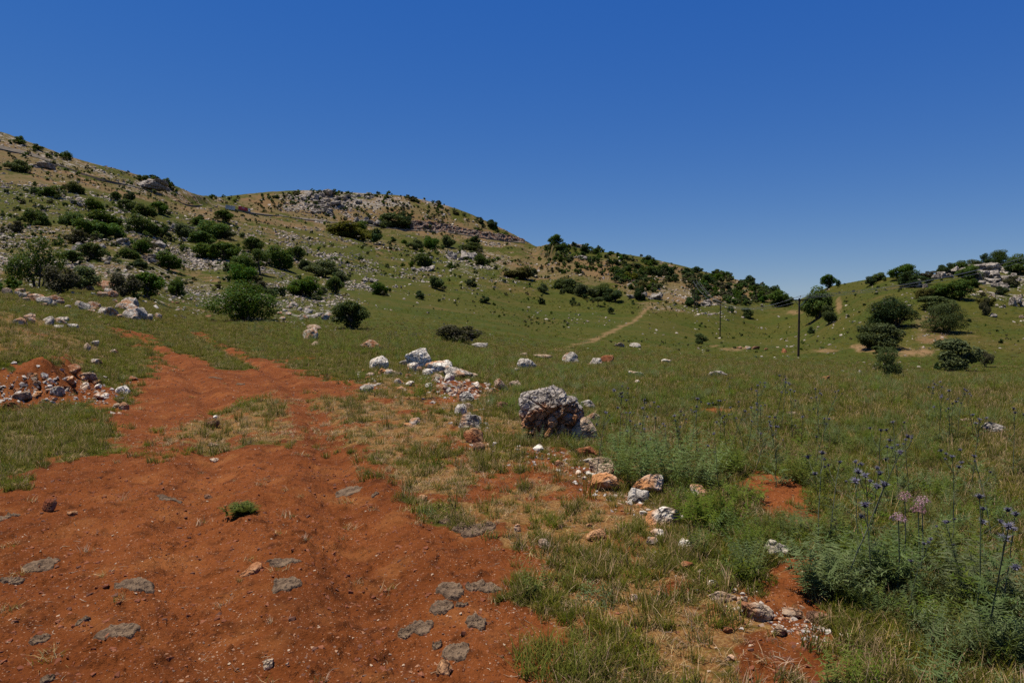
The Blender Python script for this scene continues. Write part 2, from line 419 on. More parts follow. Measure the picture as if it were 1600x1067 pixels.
def mat_leaf(name, c1, c2, trans=.35, rough=.55, tip=None):
    """leaves: every leaf its own shade, every plant its own tint, light coming through"""
    t = NT(name)
    isl = t.n('ShaderNodeNewGeometry').outputs['Random Per Island']; r = t.n('ShaderNodeObjectInfo').outputs['Random']
    col = t.mix(isl, c1, c2)
    hsv = t.n('ShaderNodeHueSaturation', {'Hue': t.math('ADD', t.math('MULTIPLY', r, .035), .482), 'Saturation': t.math('ADD', t.math('MULTIPLY', r, .25), .86), 'Value': t.math('ADD', t.math('MULTIPLY', t.n('ShaderNodeMath', {0: t.math('MULTIPLY', r, 7.31)}, operation='FRACT').outputs[0], .45), .76), 'Color': col}).outputs[0]
    d = t.n('ShaderNodeBsdfPrincipled', {'Base Color': hsv, 'Roughness': rough, 'Specular IOR Level': .06})
    tr = t.n('ShaderNodeBsdfTranslucent', {'Color': t.mix(.5, hsv, (.16, .17, .02))})
    mx = t.n('ShaderNodeMixShader', {0: trans, 1: d.outputs[0], 2: tr.outputs[0]})
    t.t.links.new(mx.outputs[0], t.out.inputs[0]); return t.m

def mat_plain(name, col, rough=.7, var=.25, sc=8, spec=.3, metal=0.0):
    t = NT(name)
    n = t.noise(t.obj(), sc, 5, .6)
    return t.done(t.mix(t.ramp(n, .3, .7), tuple(x * (1 - var) for x in col), tuple(min(1, x * (1 + var)) for x in col)), rough, t.bump(n, .3, .02), spec, metal)

def mat_bits(name, cols, rough=.9):
    """small loose pieces: each its own colour"""
    t = NT(name); r = t.n('ShaderNodeObjectInfo').outputs['Random']
    cr = t.n('ShaderNodeValToRGB', {0: r}); e = cr.color_ramp.elements; cr.color_ramp.interpolation = 'CONSTANT'
    while len(e) < len(cols): e.new(.5)
    for i, c in enumerate(cols): e[i].position = i / len(cols); e[i].color = (*c, 1)
    n = t.noise(t.obj(), 3, 4, .6)
    return t.done(t.mix(t.math('MULTIPLY', n, .45), cr.outputs[0], (.05, .025, .015)), rough, None, .15)

def mat_dung():
    t = NT('dried_dung'); p = t.obj(); n = t.noise(p, 14, 6, .65); b = t.noise(p, 60, 4, .6)
    col = t.mix(t.ramp(n, .35, .62), (.085, .054, .034), (.180, .120, .074))
    col = t.mix(t.math('MULTIPLY', t.ramp(n, .42, .3), .7), col, (.060, .038, .025))
    return t.done(col, .95, t.bump(t.math('ADD', n, t.math('MULTIPLY', b, .3)), 1.0, .045), .05)

M = {}
M['ground'] = mat_ground()
M['rock'] = mat_rock('limestone')
M['rock_far'] = mat_rock('hill_limestone', (.38, .33, .27), (.145, .122, .10), (.28, .19, .12), .05, .35)
M['rock_white'] = mat_rock('pale_limestone', (.78, .70, .57), (.50, .42, .32), (.42, .19, .075), .45, 2.2)
M['rock_orange'] = mat_rock('iron_stained_limestone', (.46, .25, .12), (.26, .105, .042), (.20, .07, .028), .5, 4)
M['rock_tan'] = mat_rock('tan_limestone', (.46, .34, .23), (.26, .17, .105), (.24, .10, .045), .4, 4)
M['rock_brown'] = mat_rock('brown_stone', (.24, .13, .075), (.11, .055, .032), (.16, .05, .022), .5, 6)
M['rock_grey'] = mat_rock('grey_limestone', (.52, .455, .37), (.23, .195, .155), (.34, .18, .09), .3, 2.5)
M['rock_apricot'] = mat_rock('apricot_limestone', (.56, .34, .19), (.38, .20, .10), (.30, .13, .055), .3, 3)
M['boulder'] = mat_boulder()
M['dung'] = mat_dung()
M['cut'] = mat_rock('cut_rock', (.26, .205, .16), (.085, .065, .05), (.22, .11, .06), .3, .35)
M['oak'] = mat_leaf('oak_leaf', (.028, .060, .008), (.066, .112, .015), .32)
M['oak_bright'] = mat_leaf('bright_oak_leaf', (.030, .075, .010), (.068, .135, .020), .34)
M['olive'] = mat_leaf('olive_leaf', (.044, .064, .019), (.092, .114, .038), .26)
M['dark'] = mat_leaf('dark_leaf', (.018, .038, .010), (.036, .064, .018), .2)
M['yellow'] = mat_leaf('yellowing_leaf', (.060, .062, .012), (.125, .110, .018), .25)
M['brownish'] = mat_leaf('brownish_leaf', (.045, .045, .022), (.085, .075, .036), .2)
M['grass'] = mat_leaf('grass_blade', (.068, .090, .009), (.165, .162, .024), .42, .7)
M['grass_olive'] = mat_leaf('olive_grass_blade', (.082, .080, .010), (.185, .142, .030), .40, .7)
M['straw'] = mat_leaf('straw', (.30, .185, .085), (.52, .36, .19), .30, .8)
M['herb'] = mat_leaf('feathery_leaf', (.062, .095, .013), (.155, .175, .032), .42, .7)
M['herb_blue'] = mat_leaf('blue_green_leaf', (.074, .108, .034), (.165, .198, .078), .40, .7)
M['thistle_stem'] = mat_leaf('thistle_stem', (.075, .092, .050), (.135, .145, .090), .05, .7)
M['thistle_head'] = mat_leaf('thistle_head', (.015, .014, .024), (.042, .039, .062), .05, .7)
M['bract'] = mat_leaf('thistle_bract', (.085, .078, .105), (.185, .170, .205), .1, .7)
M['pink'] = mat_leaf('pink_petal', (.30, .12, .16), (.55, .32, .34), .3, .5)
M['bark'] = mat_plain('bark', (.085, .062, .045), .95, .4, 6, .1)
M['pole'] = mat_plain('tarred_wood', (.040, .028, .020), .85, .35, 4, .2)
M['steel'] = mat_plain('galvanised_steel', (.22, .22, .22), .5, .2, 5, .5, .6)
M['glass'] = mat_plain('porcelain', (.10, .06, .045), .3, .1, 5, .5)
M['asphalt'] = mat_plain('asphalt', (.115, .095, .072), .9, .25, .3, .05)
M['wallgrey'] = mat_plain('grey_concrete', (.62, .57, .49), .9, .2, .4, .1)
M['red'] = mat_plain('red_paint', (.50, .030, .035), .5, .2, .8, .4)
M['white'] = mat_plain('white_paint', (.62, .62, .62), .45, .08, .8, .4)
M['black'] = mat_plain('black_rubber', (.02, .02, .02), .8, .2, 2, .2)
M['window'] = mat_plain('tinted_glass', (.03, .045, .06), .1, .1, 2, .6)
M['pebble'] = mat_bits('pebble', [(.30,.15,.08),(.36,.21,.12),(.18,.065,.030),(.26,.12,.06),(.42,.30,.20),(.16,.095,.065),(.20,.075,.036),(.30,.15,.08)])
M['clod'] = mat_bits('earth_clod', [(.19,.06,.027),(.15,.045,.02),(.23,.08,.037),(.12,.05,.03)])
M['far_stone'] = mat_bits('far_stone', [(.38,.325,.26),(.28,.235,.19),(.46,.40,.32),(.22,.18,.145),(.34,.26,.19),(.42,.35,.28)])
M['near_stone'] = mat_bits('near_stone', [(.46,.40,.33),(.40,.26,.17),(.50,.45,.39),(.34,.17,.09),(.42,.35,.28),(.30,.25,.21)])
M['chaff'] = mat_bits('dry_stalk', [(.40,.28,.16),(.30,.19,.11),(.46,.36,.24),(.16,.10,.065)])

# ------------------------------------------------------------------ object helpers
def mesh_np(name, V, Fc, mats=(), midx=None, smooth_shade=False):
    """mesh from numpy vertices and a face array (all triangles, all quads, or a list of both)"""
    me = bpy.data.meshes.new(name)
    V = np.asarray(V, np.float32)
    groups = Fc if isinstance(Fc, list) else [Fc]
    groups = [np.asarray(g, np.int32) for g in groups if len(g)]
    loops = np.concatenate([g.ravel() for g in groups]); tot = np.concatenate([np.full(len(g), g.shape[1], np.int32) for g in groups])
    me.vertices.add(len(V)); me.vertices.foreach_set('co', V.ravel())
    me.loops.add(len(loops)); me.loops.foreach_set('vertex_index', loops.astype(np.int32))
    me.polygons.add(len(tot)); st = np.zeros(len(tot), np.int32); st[1:] = np.cumsum(tot)[:-1]
    me.polygons.foreach_set('loop_start', st)
    if midx is not None: me.polygons.foreach_set('material_index', np.asarray(midx, np.int32))
    me.polygons.foreach_set('use_smooth', np.full(len(tot), bool(smooth_shade)))
    for m in mats: me.materials.append(m)
    me.update(calc_edges=True); me.validate()
    return me

def link(name, me, parent=None, loc=None):
    o = bpy.data.objects.new(name, me); COL.objects.link(o)
    if parent is not None: o.parent = parent
    if loc is not None: o.location = loc
    return o

def tag(o, label=None, cat=None, group=None, kind=None):
    for k, v in (('label', label), ('category', cat), ('group', group), ('kind', kind)):
        if v: o[k] = v
    return o

def merge(parts):
    V, Fq, Ft, mq, mt, n = [], [], [], [], [], 0
    for v, f, *m in parts:
        v = np.asarray(v, float); f = np.asarray(f)
        (Fq if f.shape[1] == 4 else Ft).append(f + n); (mq if f.shape[1] == 4 else mt).append(np.full(len(f), m[0] if m else 0))
        V.append(v); n += len(v)
    fl = []; mi = []
    for fs, ms in ((Fq, mq), (Ft, mt)):
        if fs: fl.append(np.concatenate(fs)); mi.append(np.concatenate(ms))
    return np.concatenate(V), fl, np.concatenate(mi)

def tube(pts, rad, sides=6, cap=True):
    pts = np.asarray(pts, float); n = len(pts)
    rad = np.broadcast_to(np.asarray(rad, float), (n,))
    tan = np.gradient(pts, axis=0); tan /= np.linalg.norm(tan, axis=1)[:, None] + 1e-9
    ref = np.where(np.abs(tan[:, 2:3]) > .9, np.array([[1., 0, 0]]), np.array([[0, 0, 1.]]))
    u = np.cross(tan, ref); u /= np.linalg.norm(u, axis=1)[:, None] + 1e-9
    w = np.cross(tan, u)
    an = np.linspace(0, 2 * math.pi, sides, endpoint=False)
    V = pts[:, None, :] + rad[:, None, None] * (np.cos(an)[None, :, None] * u[:, None, :] + np.sin(an)[None, :, None] * w[:, None, :])
    V = V.reshape(-1, 3)
    i = np.arange(n - 1)[:, None] * sides; j = np.arange(sides)[None, :]; j2 = (j + 1) % sides
    Fc = np.stack([i + j, i + j2, i + sides + j2, i + sides + j], -1).reshape(-1, 4)
    if cap:
        c0, c1 = len(V), len(V) + 1
        V = np.concatenate([V, pts[:1], pts[-1:]])
        k = np.arange(sides); k2 = (k + 1) % sides
        capf = np.concatenate([np.stack([k2, k, np.full(sides, c0), np.full(sides, c0)], -1), np.stack([(n - 1) * sides + k, (n - 1) * sides + k2, np.full(sides, c1), np.full(sides, c1)], -1)])
        return V, Fc, capf[:, :3]
    return V, Fc, np.zeros((0, 3), int)

def tubes(list_):
    """[(pts, rad, sides[, mat])] -> merge() input"""
    out = []
    for it in list_:
        v, q, t = tube(it[0], it[1], it[2]); m = it[3] if len(it) > 3 else 0
        out.append((v, q, m))
        if len(t): out.append((v, t, m))
    return out

def box(c, s, rot=0.0, m=0, taper=1.0):
    x, y, z = (np.array(s) / 2)
    V = np.array([[-x,-y,-z],[x,-y,-z],[x,y,-z],[-x,y,-z],[-x*taper,-y*taper,z],[x*taper,-y*taper,z],[x*taper,y*taper,z],[-x*taper,y*taper,z]])
    if rot:
        cr, sr = math.cos(rot), math.sin(rot); V = np.stack([V[:,0]*cr-V[:,1]*sr, V[:,0]*sr+V[:,1]*cr, V[:,2]], 1)
    return V + np.array(c), np.array([[0,3,2,1],[4,5,6,7],[0,1,5,4],[1,2,6,5],[2,3,7,6],[3,0,4,7]]), m

def bevel(me, w=.02, seg=2):
    bm = bmesh.new(); bm.from_mesh(me)
    bmesh.ops.remove_doubles(bm, verts=bm.verts, dist=1e-5)
    bmesh.ops.bevel(bm, geom=bm.edges[:], offset=w, segments=seg, affect='EDGES', clamp_overlap=True)
    bm.to_mesh(me); bm.free(); return me

_scn = [0]
def scatter(name, P, scale, rotz, idx, protos, mat_label=None, tilt=None):
    """one object carrying many copies of a few small meshes"""
    _scn[0] += 1
    P = np.asarray(P, np.float32)
    me = bpy.data.meshes.new(name); me.vertices.add(len(P)); me.vertices.foreach_set('co', P.ravel())
    for nm, typ, arr in (('sc', 'FLOAT', scale), ('ix', 'INT', idx)):
        a = me.attributes.new(nm, typ, 'POINT'); a.data.foreach_set('value', np.asarray(arr, np.float32 if typ == 'FLOAT' else np.int32))
    rot = np.zeros((len(P), 3), np.float32); rot[:, 2] = rotz
    if tilt is not None: rot[:, :2] = tilt
    a = me.attributes.new('rt', 'FLOAT_VECTOR', 'POINT'); a.data.foreach_set('vector', rot.ravel())
    coll = bpy.data.collections.new(name + '_kinds')
    for k, (pm) in enumerate(protos):
        coll.objects.link(bpy.data.objects.new('%s_kind_%02d' % (name, k), pm))
    ng = bpy.data.node_groups.new(name, 'GeometryNodeTree')
    ng.interface.new_socket('Geometry', in_out='INPUT', socket_type='NodeSocketGeometry')
    ng.interface.new_socket('Geometry', in_out='OUTPUT', socket_type='NodeSocketGeometry')
    gi = ng.nodes.new('NodeGroupInput'); go = ng.nodes.new('NodeGroupOutput')
    ip = ng.nodes.new('GeometryNodeInstanceOnPoints'); ci = ng.nodes.new('GeometryNodeCollectionInfo')
    ci.inputs['Collection'].default_value = coll; ci.inputs['Separate Children'].default_value = True; ci.inputs['Reset Children'].default_value = True
    def na(n, t):
        x = ng.nodes.new('GeometryNodeInputNamedAttribute'); x.data_type = t; x.inputs['Name'].default_value = n; return x.outputs['Attribute']
    L = ng.links.new
    e2r = ng.nodes.new('FunctionNodeEulerToRotation'); L(na('rt', 'FLOAT_VECTOR'), e2r.inputs[0])
    L(gi.outputs[0], ip.inputs['Points']); L(ci.outputs[0], ip.inputs['Instance']); ip.inputs['Pick Instance'].default_value = True
    L(na('ix', 'INT'), ip.inputs['Instance Index']); L(e2r.outputs[0], ip.inputs['Rotation']); L(na('sc', 'FLOAT'), ip.inputs['Scale'])
    L(ip.outputs[0], go.inputs[0])
    o = link(name, me); md = o.modifiers.new('scatter', 'NODES'); md.node_group = ng
    return o

# ------------------------------------------------------------------ hillside colour zones, from where they lie on the slopes
ZN = None
def zone(polys):
    w = np.zeros_like(Z)
    x, y = PXV[rf], PYV[rf]
    acc = np.zeros(x.shape)
    global ZN
    if ZN is None: ZN = 22 * fbm2(X2[rf], Y2[rf], 1 / 16., 4, 91) + 10 * fbm2(X2[rf], Y2[rf], 1 / 60., 3, 93)
    for pts, wt in polys:
        d = sdf_poly(np.array(pts, float), x, y)
        acc = np.maximum(acc, wt * smooth(-12, 12, d + ZN))
    w[rf] = acc
    return w
TAN = zone([
 ([(-60,200),(60,250),(200,298),(330,322),(480,343),(480,362),(400,356),(330,347),(250,328),(150,303),(60,280),(-60,262)], .95),
 ([(-60,180),(0,205),(200,268),(350,308),(345,325),(200,300),(0,235)], .7),
 ([(380,312),(480,298),(650,306),(760,348),(840,383),(760,380),(620,362),(480,350),(400,338)], .95),
 ([(540,366),(620,372),(760,388),(850,392),(880,425),(800,425),(700,400),(600,395)], .55),
 ([(790,405),(860,383),(1000,402),(1150,432),(1240,465),(1130,472),(1010,476),(960,445),(860,440),(780,432)], .8),
 ([(-60,345),(100,335),(300,375),(345,450),(200,470),(-60,470)], .50),
 ([(300,345),(500,352),(560,380),(450,400),(330,390)], .5),
 ([(-60,290),(200,300),(480,360),(620,400),(560,470),(420,500),(-60,460)], .24),
 ([(1430,488),(1475,488),(1482,540),(1430,547)], .6),
 ([(1470,440),(1620,420),(1620,452),(1500,462)], .5),
 ([(1310,440),(1420,432),(1480,440),(1400,452)], .45),
])
ROCKY = zone([
 ([(-60,185),(0,205),(200,268),(350,308),(335,325),(200,297),(0,232)], .52),
 ([(440,303),(500,292),(560,296),(700,318),(660,330),(560,335),(500,342),(450,325)], .75),
 ([(-60,380),(120,370),(260,400),(330,450),(280,478),(-60,460)], .42),
 ([(230,365),(340,370),(430,405),(380,430),(300,410)], .45),
 ([(430,470),(520,475),(560,500),(520,512),(430,505)], .55),
 ([(690,388),(790,392),(800,425),(700,425)], .5),
 ([(850,378),(960,398),(1060,420),(1000,430),(870,405)], .4),
 ([(970,440),(1150,450),(1150,485),(1010,475)], .40),
 ([(1490,418),(1620,410),(1620,470),(1560,470),(1500,440)], .45),
 ([(100,280),(230,300),(330,340),(250,345),(120,310)], .35),
])
BARE = np.zeros_like(Z)
x_, y_ = PXV[rf], PYV[rf]
nz_ = fbm2(X2[rf], Y2[rf], .35, 4, 77)
b_ = smooth(-3, 4, sdf_poly(np.array([(1330,541),(1350,537),(1400,543),(1462,545),(1455,556),(1380,554),(1340,549)], float), x_, y_) + 4 * nz_)
for (cx, cy, rx, ry) in [(1311,478,5,12),(1240,488,14,3),(1145,545,22,3),(1115,541,10,2),(1400,500,10,6),(1290,548,20,3)]:
    b_ = np.maximum(b_, .8 * smooth(1.3, .5, np.sqrt(((x_ - cx) / rx) ** 2 + ((y_ - cy) / ry) ** 2) + .6 * nz_))
dfp = dist_line(FIELD_PATH, X2[rf], Y2[rf])
b_ = np.maximum(b_, .75 * smooth(1.1, .2, dfp + .9 * nz_))
BARE[rf] = b_

# ------------------------------------------------------------------ the ground sheet (with earth track, field path and hillside as faces of their own)
ext = []
XB = [X2[0], A * 2.2, A * 6, A * 60, A * 300]; YB = [None, .4, -4, -40, -200]
VX = np.concatenate([np.stack([XB[k], np.full(NC, YB[k]), np.full(NC, 0. if k < 3 else -1. * k)], -1)[None] for k in (4, 3, 2, 1)] + [np.stack([X2, Y2, Z], -1)])
pad = lambda a, v=0.: np.concatenate([np.full((4, NC), v), a])
MASKS = dict(soil=pad(SOIL, .6), sparse=pad(SPARSE), tan=pad(TAN), rocky=pad(ROCKY), bare=pad(BARE))
NRT = NR + 4
i0 = (np.arange(NRT - 1)[:, None] * NC + np.arange(NC - 1)[None, :])
QUADS = np.stack([i0, i0 + 1, i0 + NC + 1, i0 + NC], -1).reshape(-1, 4)
def facemean(a): return ((a[:-1, :-1] + a[1:, :-1] + a[:-1, 1:] + a[1:, 1:]) / 4).ravel()
Yq = facemean(VX[:, :, 1]); soilq = facemean(MASKS['soil'])
inner = facemean(pad(np.maximum.reduce([smooth(-.15, .15, sdf_poly(_pw[k], X2, np.minimum(Y2, 90))) * (Y2 < 80) for k in ('dirt', 'track')])))
dpq = facemean(pad(dist_line(FIELD_PATH, X2, Y2), 99.))
hill_v = pad(smooth(-2, 2, 1.0 * (np.log(Y2) - np.interp(hxs, [-300, 0, 300, 500, 700, 840, 1000, 1150, 1240, 1300, 1400, 1900], np.log([45, 48, 62, 95, 150, 215, 235, 262, 300, 140, 88, 72]))[None, :]) * 12))
kind = np.where(facemean(hill_v) > .5, 2, 0)
kind = np.where((inner > .5) & (Yq < 75) & (Yq > 1.35), 1, kind)
kind = np.where(dpq < .8, 3, kind)
VF = VX.reshape(-1, 3)
for k, nm in enumerate(('ground', 'dirt_track', 'hillside', 'field_path')):
    q = QUADS[kind == k]
    used = np.unique(q); remap = np.zeros(len(VF), np.int32); remap[used] = np.arange(len(used))
    me = mesh_np(nm, VF[used], remap[q], [M['ground']], None, True)
    for a, arr in MASKS.items():
        at_ = me.attributes.new(a, 'FLOAT', 'POINT'); at_.data.foreach_set('value', arr.reshape(-1)[used].astype(np.float32))
    tag(link(nm, me), kind='structure')

# ------------------------------------------------------------------ light
SUN_EL, SUN_AZ = R(74), R(-78)          # azimuth measured from the view direction, negative to the left
sd = Vector((math.sin(SUN_AZ) * math.cos(SUN_EL), math.cos(SUN_AZ) * math.cos(SUN_EL), math.sin(SUN_EL)))
sl = bpy.data.lights.new('sun', 'SUN'); sl.energy = 5.0; sl.angle = R(.53); sl.color = (1, .95, .86)
so = bpy.data.objects.new('sun', sl); COL.objects.link(so)
so.rotation_euler = (-sd).to_track_quat('-Z', 'Y').to_euler(); so.location = sd * 50
w = bpy.data.worlds.new('World'); SC.world = w; w.use_nodes = True
wt = w.node_tree; bg = wt.nodes['Background']
sky = wt.nodes.new('ShaderNodeTexSky'); sky.sky_type = 'NISHITA'; sky.sun_disc = False
sky.sun_elevation = SUN_EL; sky.sun_rotation = SUN_AZ % (2 * math.pi)
sky.altitude = 2500; sky.air_density = 1.0; sky.dust_density = .5; sky.ozone_density = 1.0
hs = wt.nodes.new('ShaderNodeHueSaturation'); hs.inputs['Saturation'].default_value = 1.4; hs.inputs['Hue'].default_value = .51
wt.links.new(sky.outputs[0], hs.inputs['Color'])
# the clear, deep and slightly violet blue of this day: one power curve per channel
sp_ = wt.nodes.new('ShaderNodeSeparateColor'); cb_ = wt.nodes.new('ShaderNodeCombineColor'); wt.links.new(hs.outputs[0], sp_.inputs[0])
for k_, (gain, ex) in enumerate(((.51, .75), (.562, .66), (.612, .31))):
    m1 = wt.nodes.new('ShaderNodeMath'); m1.operation = 'MULTIPLY'; wt.links.new(sp_.outputs[k_], m1.inputs[0]); m1.inputs[1].default_value = .085
    m2 = wt.nodes.new('ShaderNodeMath'); m2.operation = 'POWER'; wt.links.new(m1.outputs[0], m2.inputs[0]); m2.inputs[1].default_value = ex
    m3 = wt.nodes.new('ShaderNodeMath'); m3.operation = 'MULTIPLY'; wt.links.new(m2.outputs[0], m3.inputs[0]); m3.inputs[1].default_value = gain * 10
    wt.links.new(m3.outputs[0], cb_.inputs[k_])
wt.links.new(cb_.outputs[0], bg.inputs[0]); bg.inputs[1].default_value = .0745
vs = SC.view_settings; vs.view_transform = 'Standard'; vs.look = 'None'; vs.exposure = .44; vs.gamma = 1; vs.use_curve_mapping = False
SC.cycles.max_bounces = 6; SC.cycles.diffuse_bounces = 3; SC.cycles.transmission_bounces = 3; SC.cycles.transparent_max_bounces = 4
SC.cycles.use_denoising = False
SC.cycles.sample_clamp_indirect = 4
SC.render.film_transparent = False
# ------------------------------------------------------------------ small plants, many copies of a few hand-built tufts
def blades(n, h, spread, width, lean, seed, segs=3, curve=.5, fork=None):
    """grass tuft: n curved tapering blades"""
    g = np.random.default_rng(seed)
    V, T, Q = [], [], []; c = 0
    for i in range(n):
        a = g.uniform(0, 2 * math.pi); r = spread * math.sqrt(g.uniform()); d = g.uniform(0, 2 * math.pi)
        hh = h * g.uniform(.55, 1.1); ln = lean * g.uniform(.3, 1.4)
        base = np.array([r * math.cos(a), r * math.sin(a), -.01])
        dirv = np.array([math.cos(d), math.sin(d), 0]); sv = np.array([-dirv[1], dirv[0], 0])
        for k in range(segs + 1):
            t = k / segs
            p = base + dirv * hh * ln * (t ** (1 + curve)) + np.array([0, 0, hh * t * (1 - .35 * ln * t)])
            w = width * (1 - t) ** .7
            if k < segs: V += [p - sv * w, p + sv * w]
            else: V += [p]
        for k in range(segs - 1): Q.append([c + 2 * k, c + 2 * k + 1, c + 2 * k + 3, c + 2 * k + 2])
        T.append([c + 2 * segs - 2, c + 2 * segs - 1, c + 2 * segs]); c += 2 * segs + 1
    return np.array(V), np.array(Q), np.array(T)

def tuft_mesh(name, mats, *specs):
    """specs: (material slot, blades arguments...)"""
    pr = []
    for mi, *a in specs:
        v, q, t = blades(*a); pr += [(v, q, mi), (v, t, mi)] if len(q) else [(v, t, mi)]
    # blades share vertices between the quad and triangle lists: keep both lists on one vertex block
    V, F4, F3, m4, m3, n = [], [], [], [], [], 0
    for mi, *a in specs:
        v, q, t = blades(*a)
        V.append(v); F4.append(q + n); F3.append(t + n); m4.append(np.full(len(q), mi)); m3.append(np.full(len(t), mi)); n += len(v)
    return mesh_np(name, np.concatenate(V), [np.concatenate(F4), np.concatenate(F3)], mats, np.concatenate(m4 + m3))

def frond_clump(name, mat, n, h, spread, leaf, seed, droop=.5, pairs=9):
    """feathery plant: arching stalks with narrow leaflets both sides"""
    g = np.random.default_rng(seed); V, T = [], []
    def tri(a, b, c):
        T.append([len(V), len(V) + 1, len(V) + 2]); V.extend([a, b, c])
    for i in range(n):
        d = g.uniform(0, 2 * math.pi); L = h * g.uniform(.6, 1.15); out = g.uniform(.25, 1.1)
        dv = np.array([math.cos(d), math.sin(d), 0]); sv = np.array([-dv[1], dv[0], 0]); r = spread * math.sqrt(g.uniform()); a0 = g.uniform(0, 6.28)
        b = np.array([r * math.cos(a0), r * math.sin(a0), -.01])
        P = lambda t: b + dv * L * out * t ** 1.3 * .8 + np.array([0, 0, L * (t - droop * out * .55 * t * t)])
        p0 = P(0); pm = P(.55); p1 = P(1)
        tri(p0 - sv * .0025, p0 + sv * .0025, pm); tri(pm - sv * .0018, pm + sv * .0018, p1)
        for k in range(pairs):
            t = .18 + .8 * (k + g.uniform(0, .6)) / pairs
            q = P(t); ll = leaf * (1.15 - .75 * t) * g.uniform(.7, 1.3)
            for s in (-1, 1):
                tip = q + sv * s * ll + dv * ll * g.uniform(.2, .9) + np.array([0, 0, ll * g.uniform(-.3, .6)])
                tri(q, q + dv * ll * .22 + np.array([0, 0, .1 * ll]), tip)
    return mesh_np(name, np.array(V), np.array(T), [mat])

def leafy(name, mat, n, rad, h, size, seed):
    """low leafy weed: small leaves round a mound"""
    g = np.random.default_rng(seed); V, Q = [], []
    for i in range(n):
        a = g.uniform(0, 6.28); r = rad * math.sqrt(g.uniform()); z = h * (1 - (r / rad) ** 2 * .7) * g.uniform(.15, 1)
        c = np.array([r * math.cos(a), r * math.sin(a), z]); nrm = np.array([math.cos(a) * .6 + g.normal() * .5, math.sin(a) * .6 + g.normal() * .5, .8 + g.normal() * .3]); nrm /= np.linalg.norm(nrm)
        u = np.cross(nrm, g.normal(size=3)); u /= np.linalg.norm(u); w = np.cross(nrm, u); s = size * g.uniform(.6, 1.3)
        k = len(V); V += [c - u * s, c + w * s * .42, c + u * s, c - w * s * .42]; Q.append([k, k + 1, k + 2, k + 3])
    return mesh_np(name, np.array(V), np.array(Q), [mat])

G, GO, ST_, HB, HBB = M['grass'], M['grass_olive'], M['straw'], M['herb'], M['herb_blue']
GRASS_P = [tuft_mesh('grass_tuft', [G, GO, ST_], (0, 26, .085, .045, .0030, .7, 10 + k), (1, 12, .10, .05, .0028, .8, 30 + k), (2, 4, .10, .05, .0020, .9, 50 + k)) for k in range(4)]
OLIVE_P = [tuft_mesh('olive_grass_tuft', [G, GO, ST_], (1, 24, .13, .06, .0030, .55, 110 + k), (0, 10, .10, .06, .003, .7, 130 + k), (2, 9, .15, .06, .0022, .6, 150 + k)) for k in range(4)]
TALL_P = [tuft_mesh('tall_grass_tuft', [G, GO, ST_], (0, 12, .22, .05, .0030, .35, 210 + k, 4), (1, 9, .26, .05, .0026, .4, 230 + k, 4), (2, 5, .30, .05, .002, .45, 250 + k, 4)) for k in range(3)]
STRAW_P = [tuft_mesh('straw_tuft', [G, GO, ST_], (2, 20, .075, .06, .0022, 1.0, 310 + k), (1, 6, .06, .05, .0024, .9, 330 + k), (0, 4, .05, .04, .0025, .8, 350 + k)) for k in range(4)]
HERB_P = [frond_clump('feathery_weed', HB, 18, .25, .07, .040, 400 + k) for k in range(3)] + [frond_clump('feathery_weed_blue', HBB, 18, .27, .06, .038, 420 + k, .4) for k in range(2)]
WEED_P = [leafy('leafy_weed', m, 230, .17, .15, .013, 440 + k) for k, m in enumerate((G, HB, M['grass_olive'], HBB))]

def sample(n, y0, y1, power=.0):
    """ground points, thinner with distance, over all the ground in view from here and from a few steps aside"""
    n = int(n * 2.1); u = RNG.uniform(size=n)
    e = power + 1
    y = np.exp(np.log(y0) + u * np.log(y1 / y0)) if abs(e) < 1e-6 else (y0 ** e + u * (y1 ** e - y0 ** e)) ** (1 / e)
    h = RNG.uniform(-2411, 2411, n)
    k = np.abs(h) < 1150 + 2.6 * F / y
    return h[k] / F * y[k], y[k]

def green_density(X, Y):
    s, sp = near_masks(X, Y)
    patch = fbm2(X, Y, .9, 3, 61)
    return s, sp, patch

def plant(name, n, y0, y1, power, rule, protos, base, grow=.35, label=None, sink=0.0, jit=(.6, 1.4)):
    X, Y = sample(n, y0, y1, power)
    s, sp, pt = green_density(X, Y)
    keep = RNG.uniform(size=len(X)) < rule(X, Y, s, sp, pt)
    X, Y, s, sp = X[keep], Y[keep], s[keep], sp[keep]
    P = np.stack([X, Y, height(X, Y) - sink], 1)
    sc = base * RNG.uniform(*jit, len(X)) * np.maximum(1, Y / 7) ** grow
    o = scatter(name, P, sc, RNG.uniform(0, 6.28, len(X)), RNG.integers(0, len(protos), len(X)), protos, tilt=RNG.normal(0, .12, (len(X), 2)))
    return tag(o, kind='stuff')

C = np.clip
fade = lambda Y, a, b: 1 - smooth(a, b, Y)
plant('grass', 90000, 2.2, 62, -.45, lambda X, Y, s, sp, p: fade(Y, 28, 62) * C(1 - 1.2 * s, 0, 1) * np.where(sp > .4, C(.32 + 1.1 * (p + .04), .12, .75) * np.where(X < -.16 * Y, .35, 1), 1) * C(.55 + 1.2 * p, .12, 1), GRASS_P, .9, .36)
plant('olive_grass', 70000, 2.6, 105, -.45, lambda X, Y, s, sp, p: fade(Y, 40, 105) * C(1 - 1.15 * s, 0, 1) * np.where(sp > .4, .14 + .25 * (p > .15), C(.62 - .6 * p, .1, .9)), OLIVE_P, .85, .36)
plant('dry_grass', 70000, 2.2, 50, -.4, lambda X, Y, s, sp, p: C(1 - .96 * s, 0.015, 1) * np.where(sp > .4, np.where(Y < 6, .28, .95), .32 - .4 * p), STRAW_P, .8, .36)
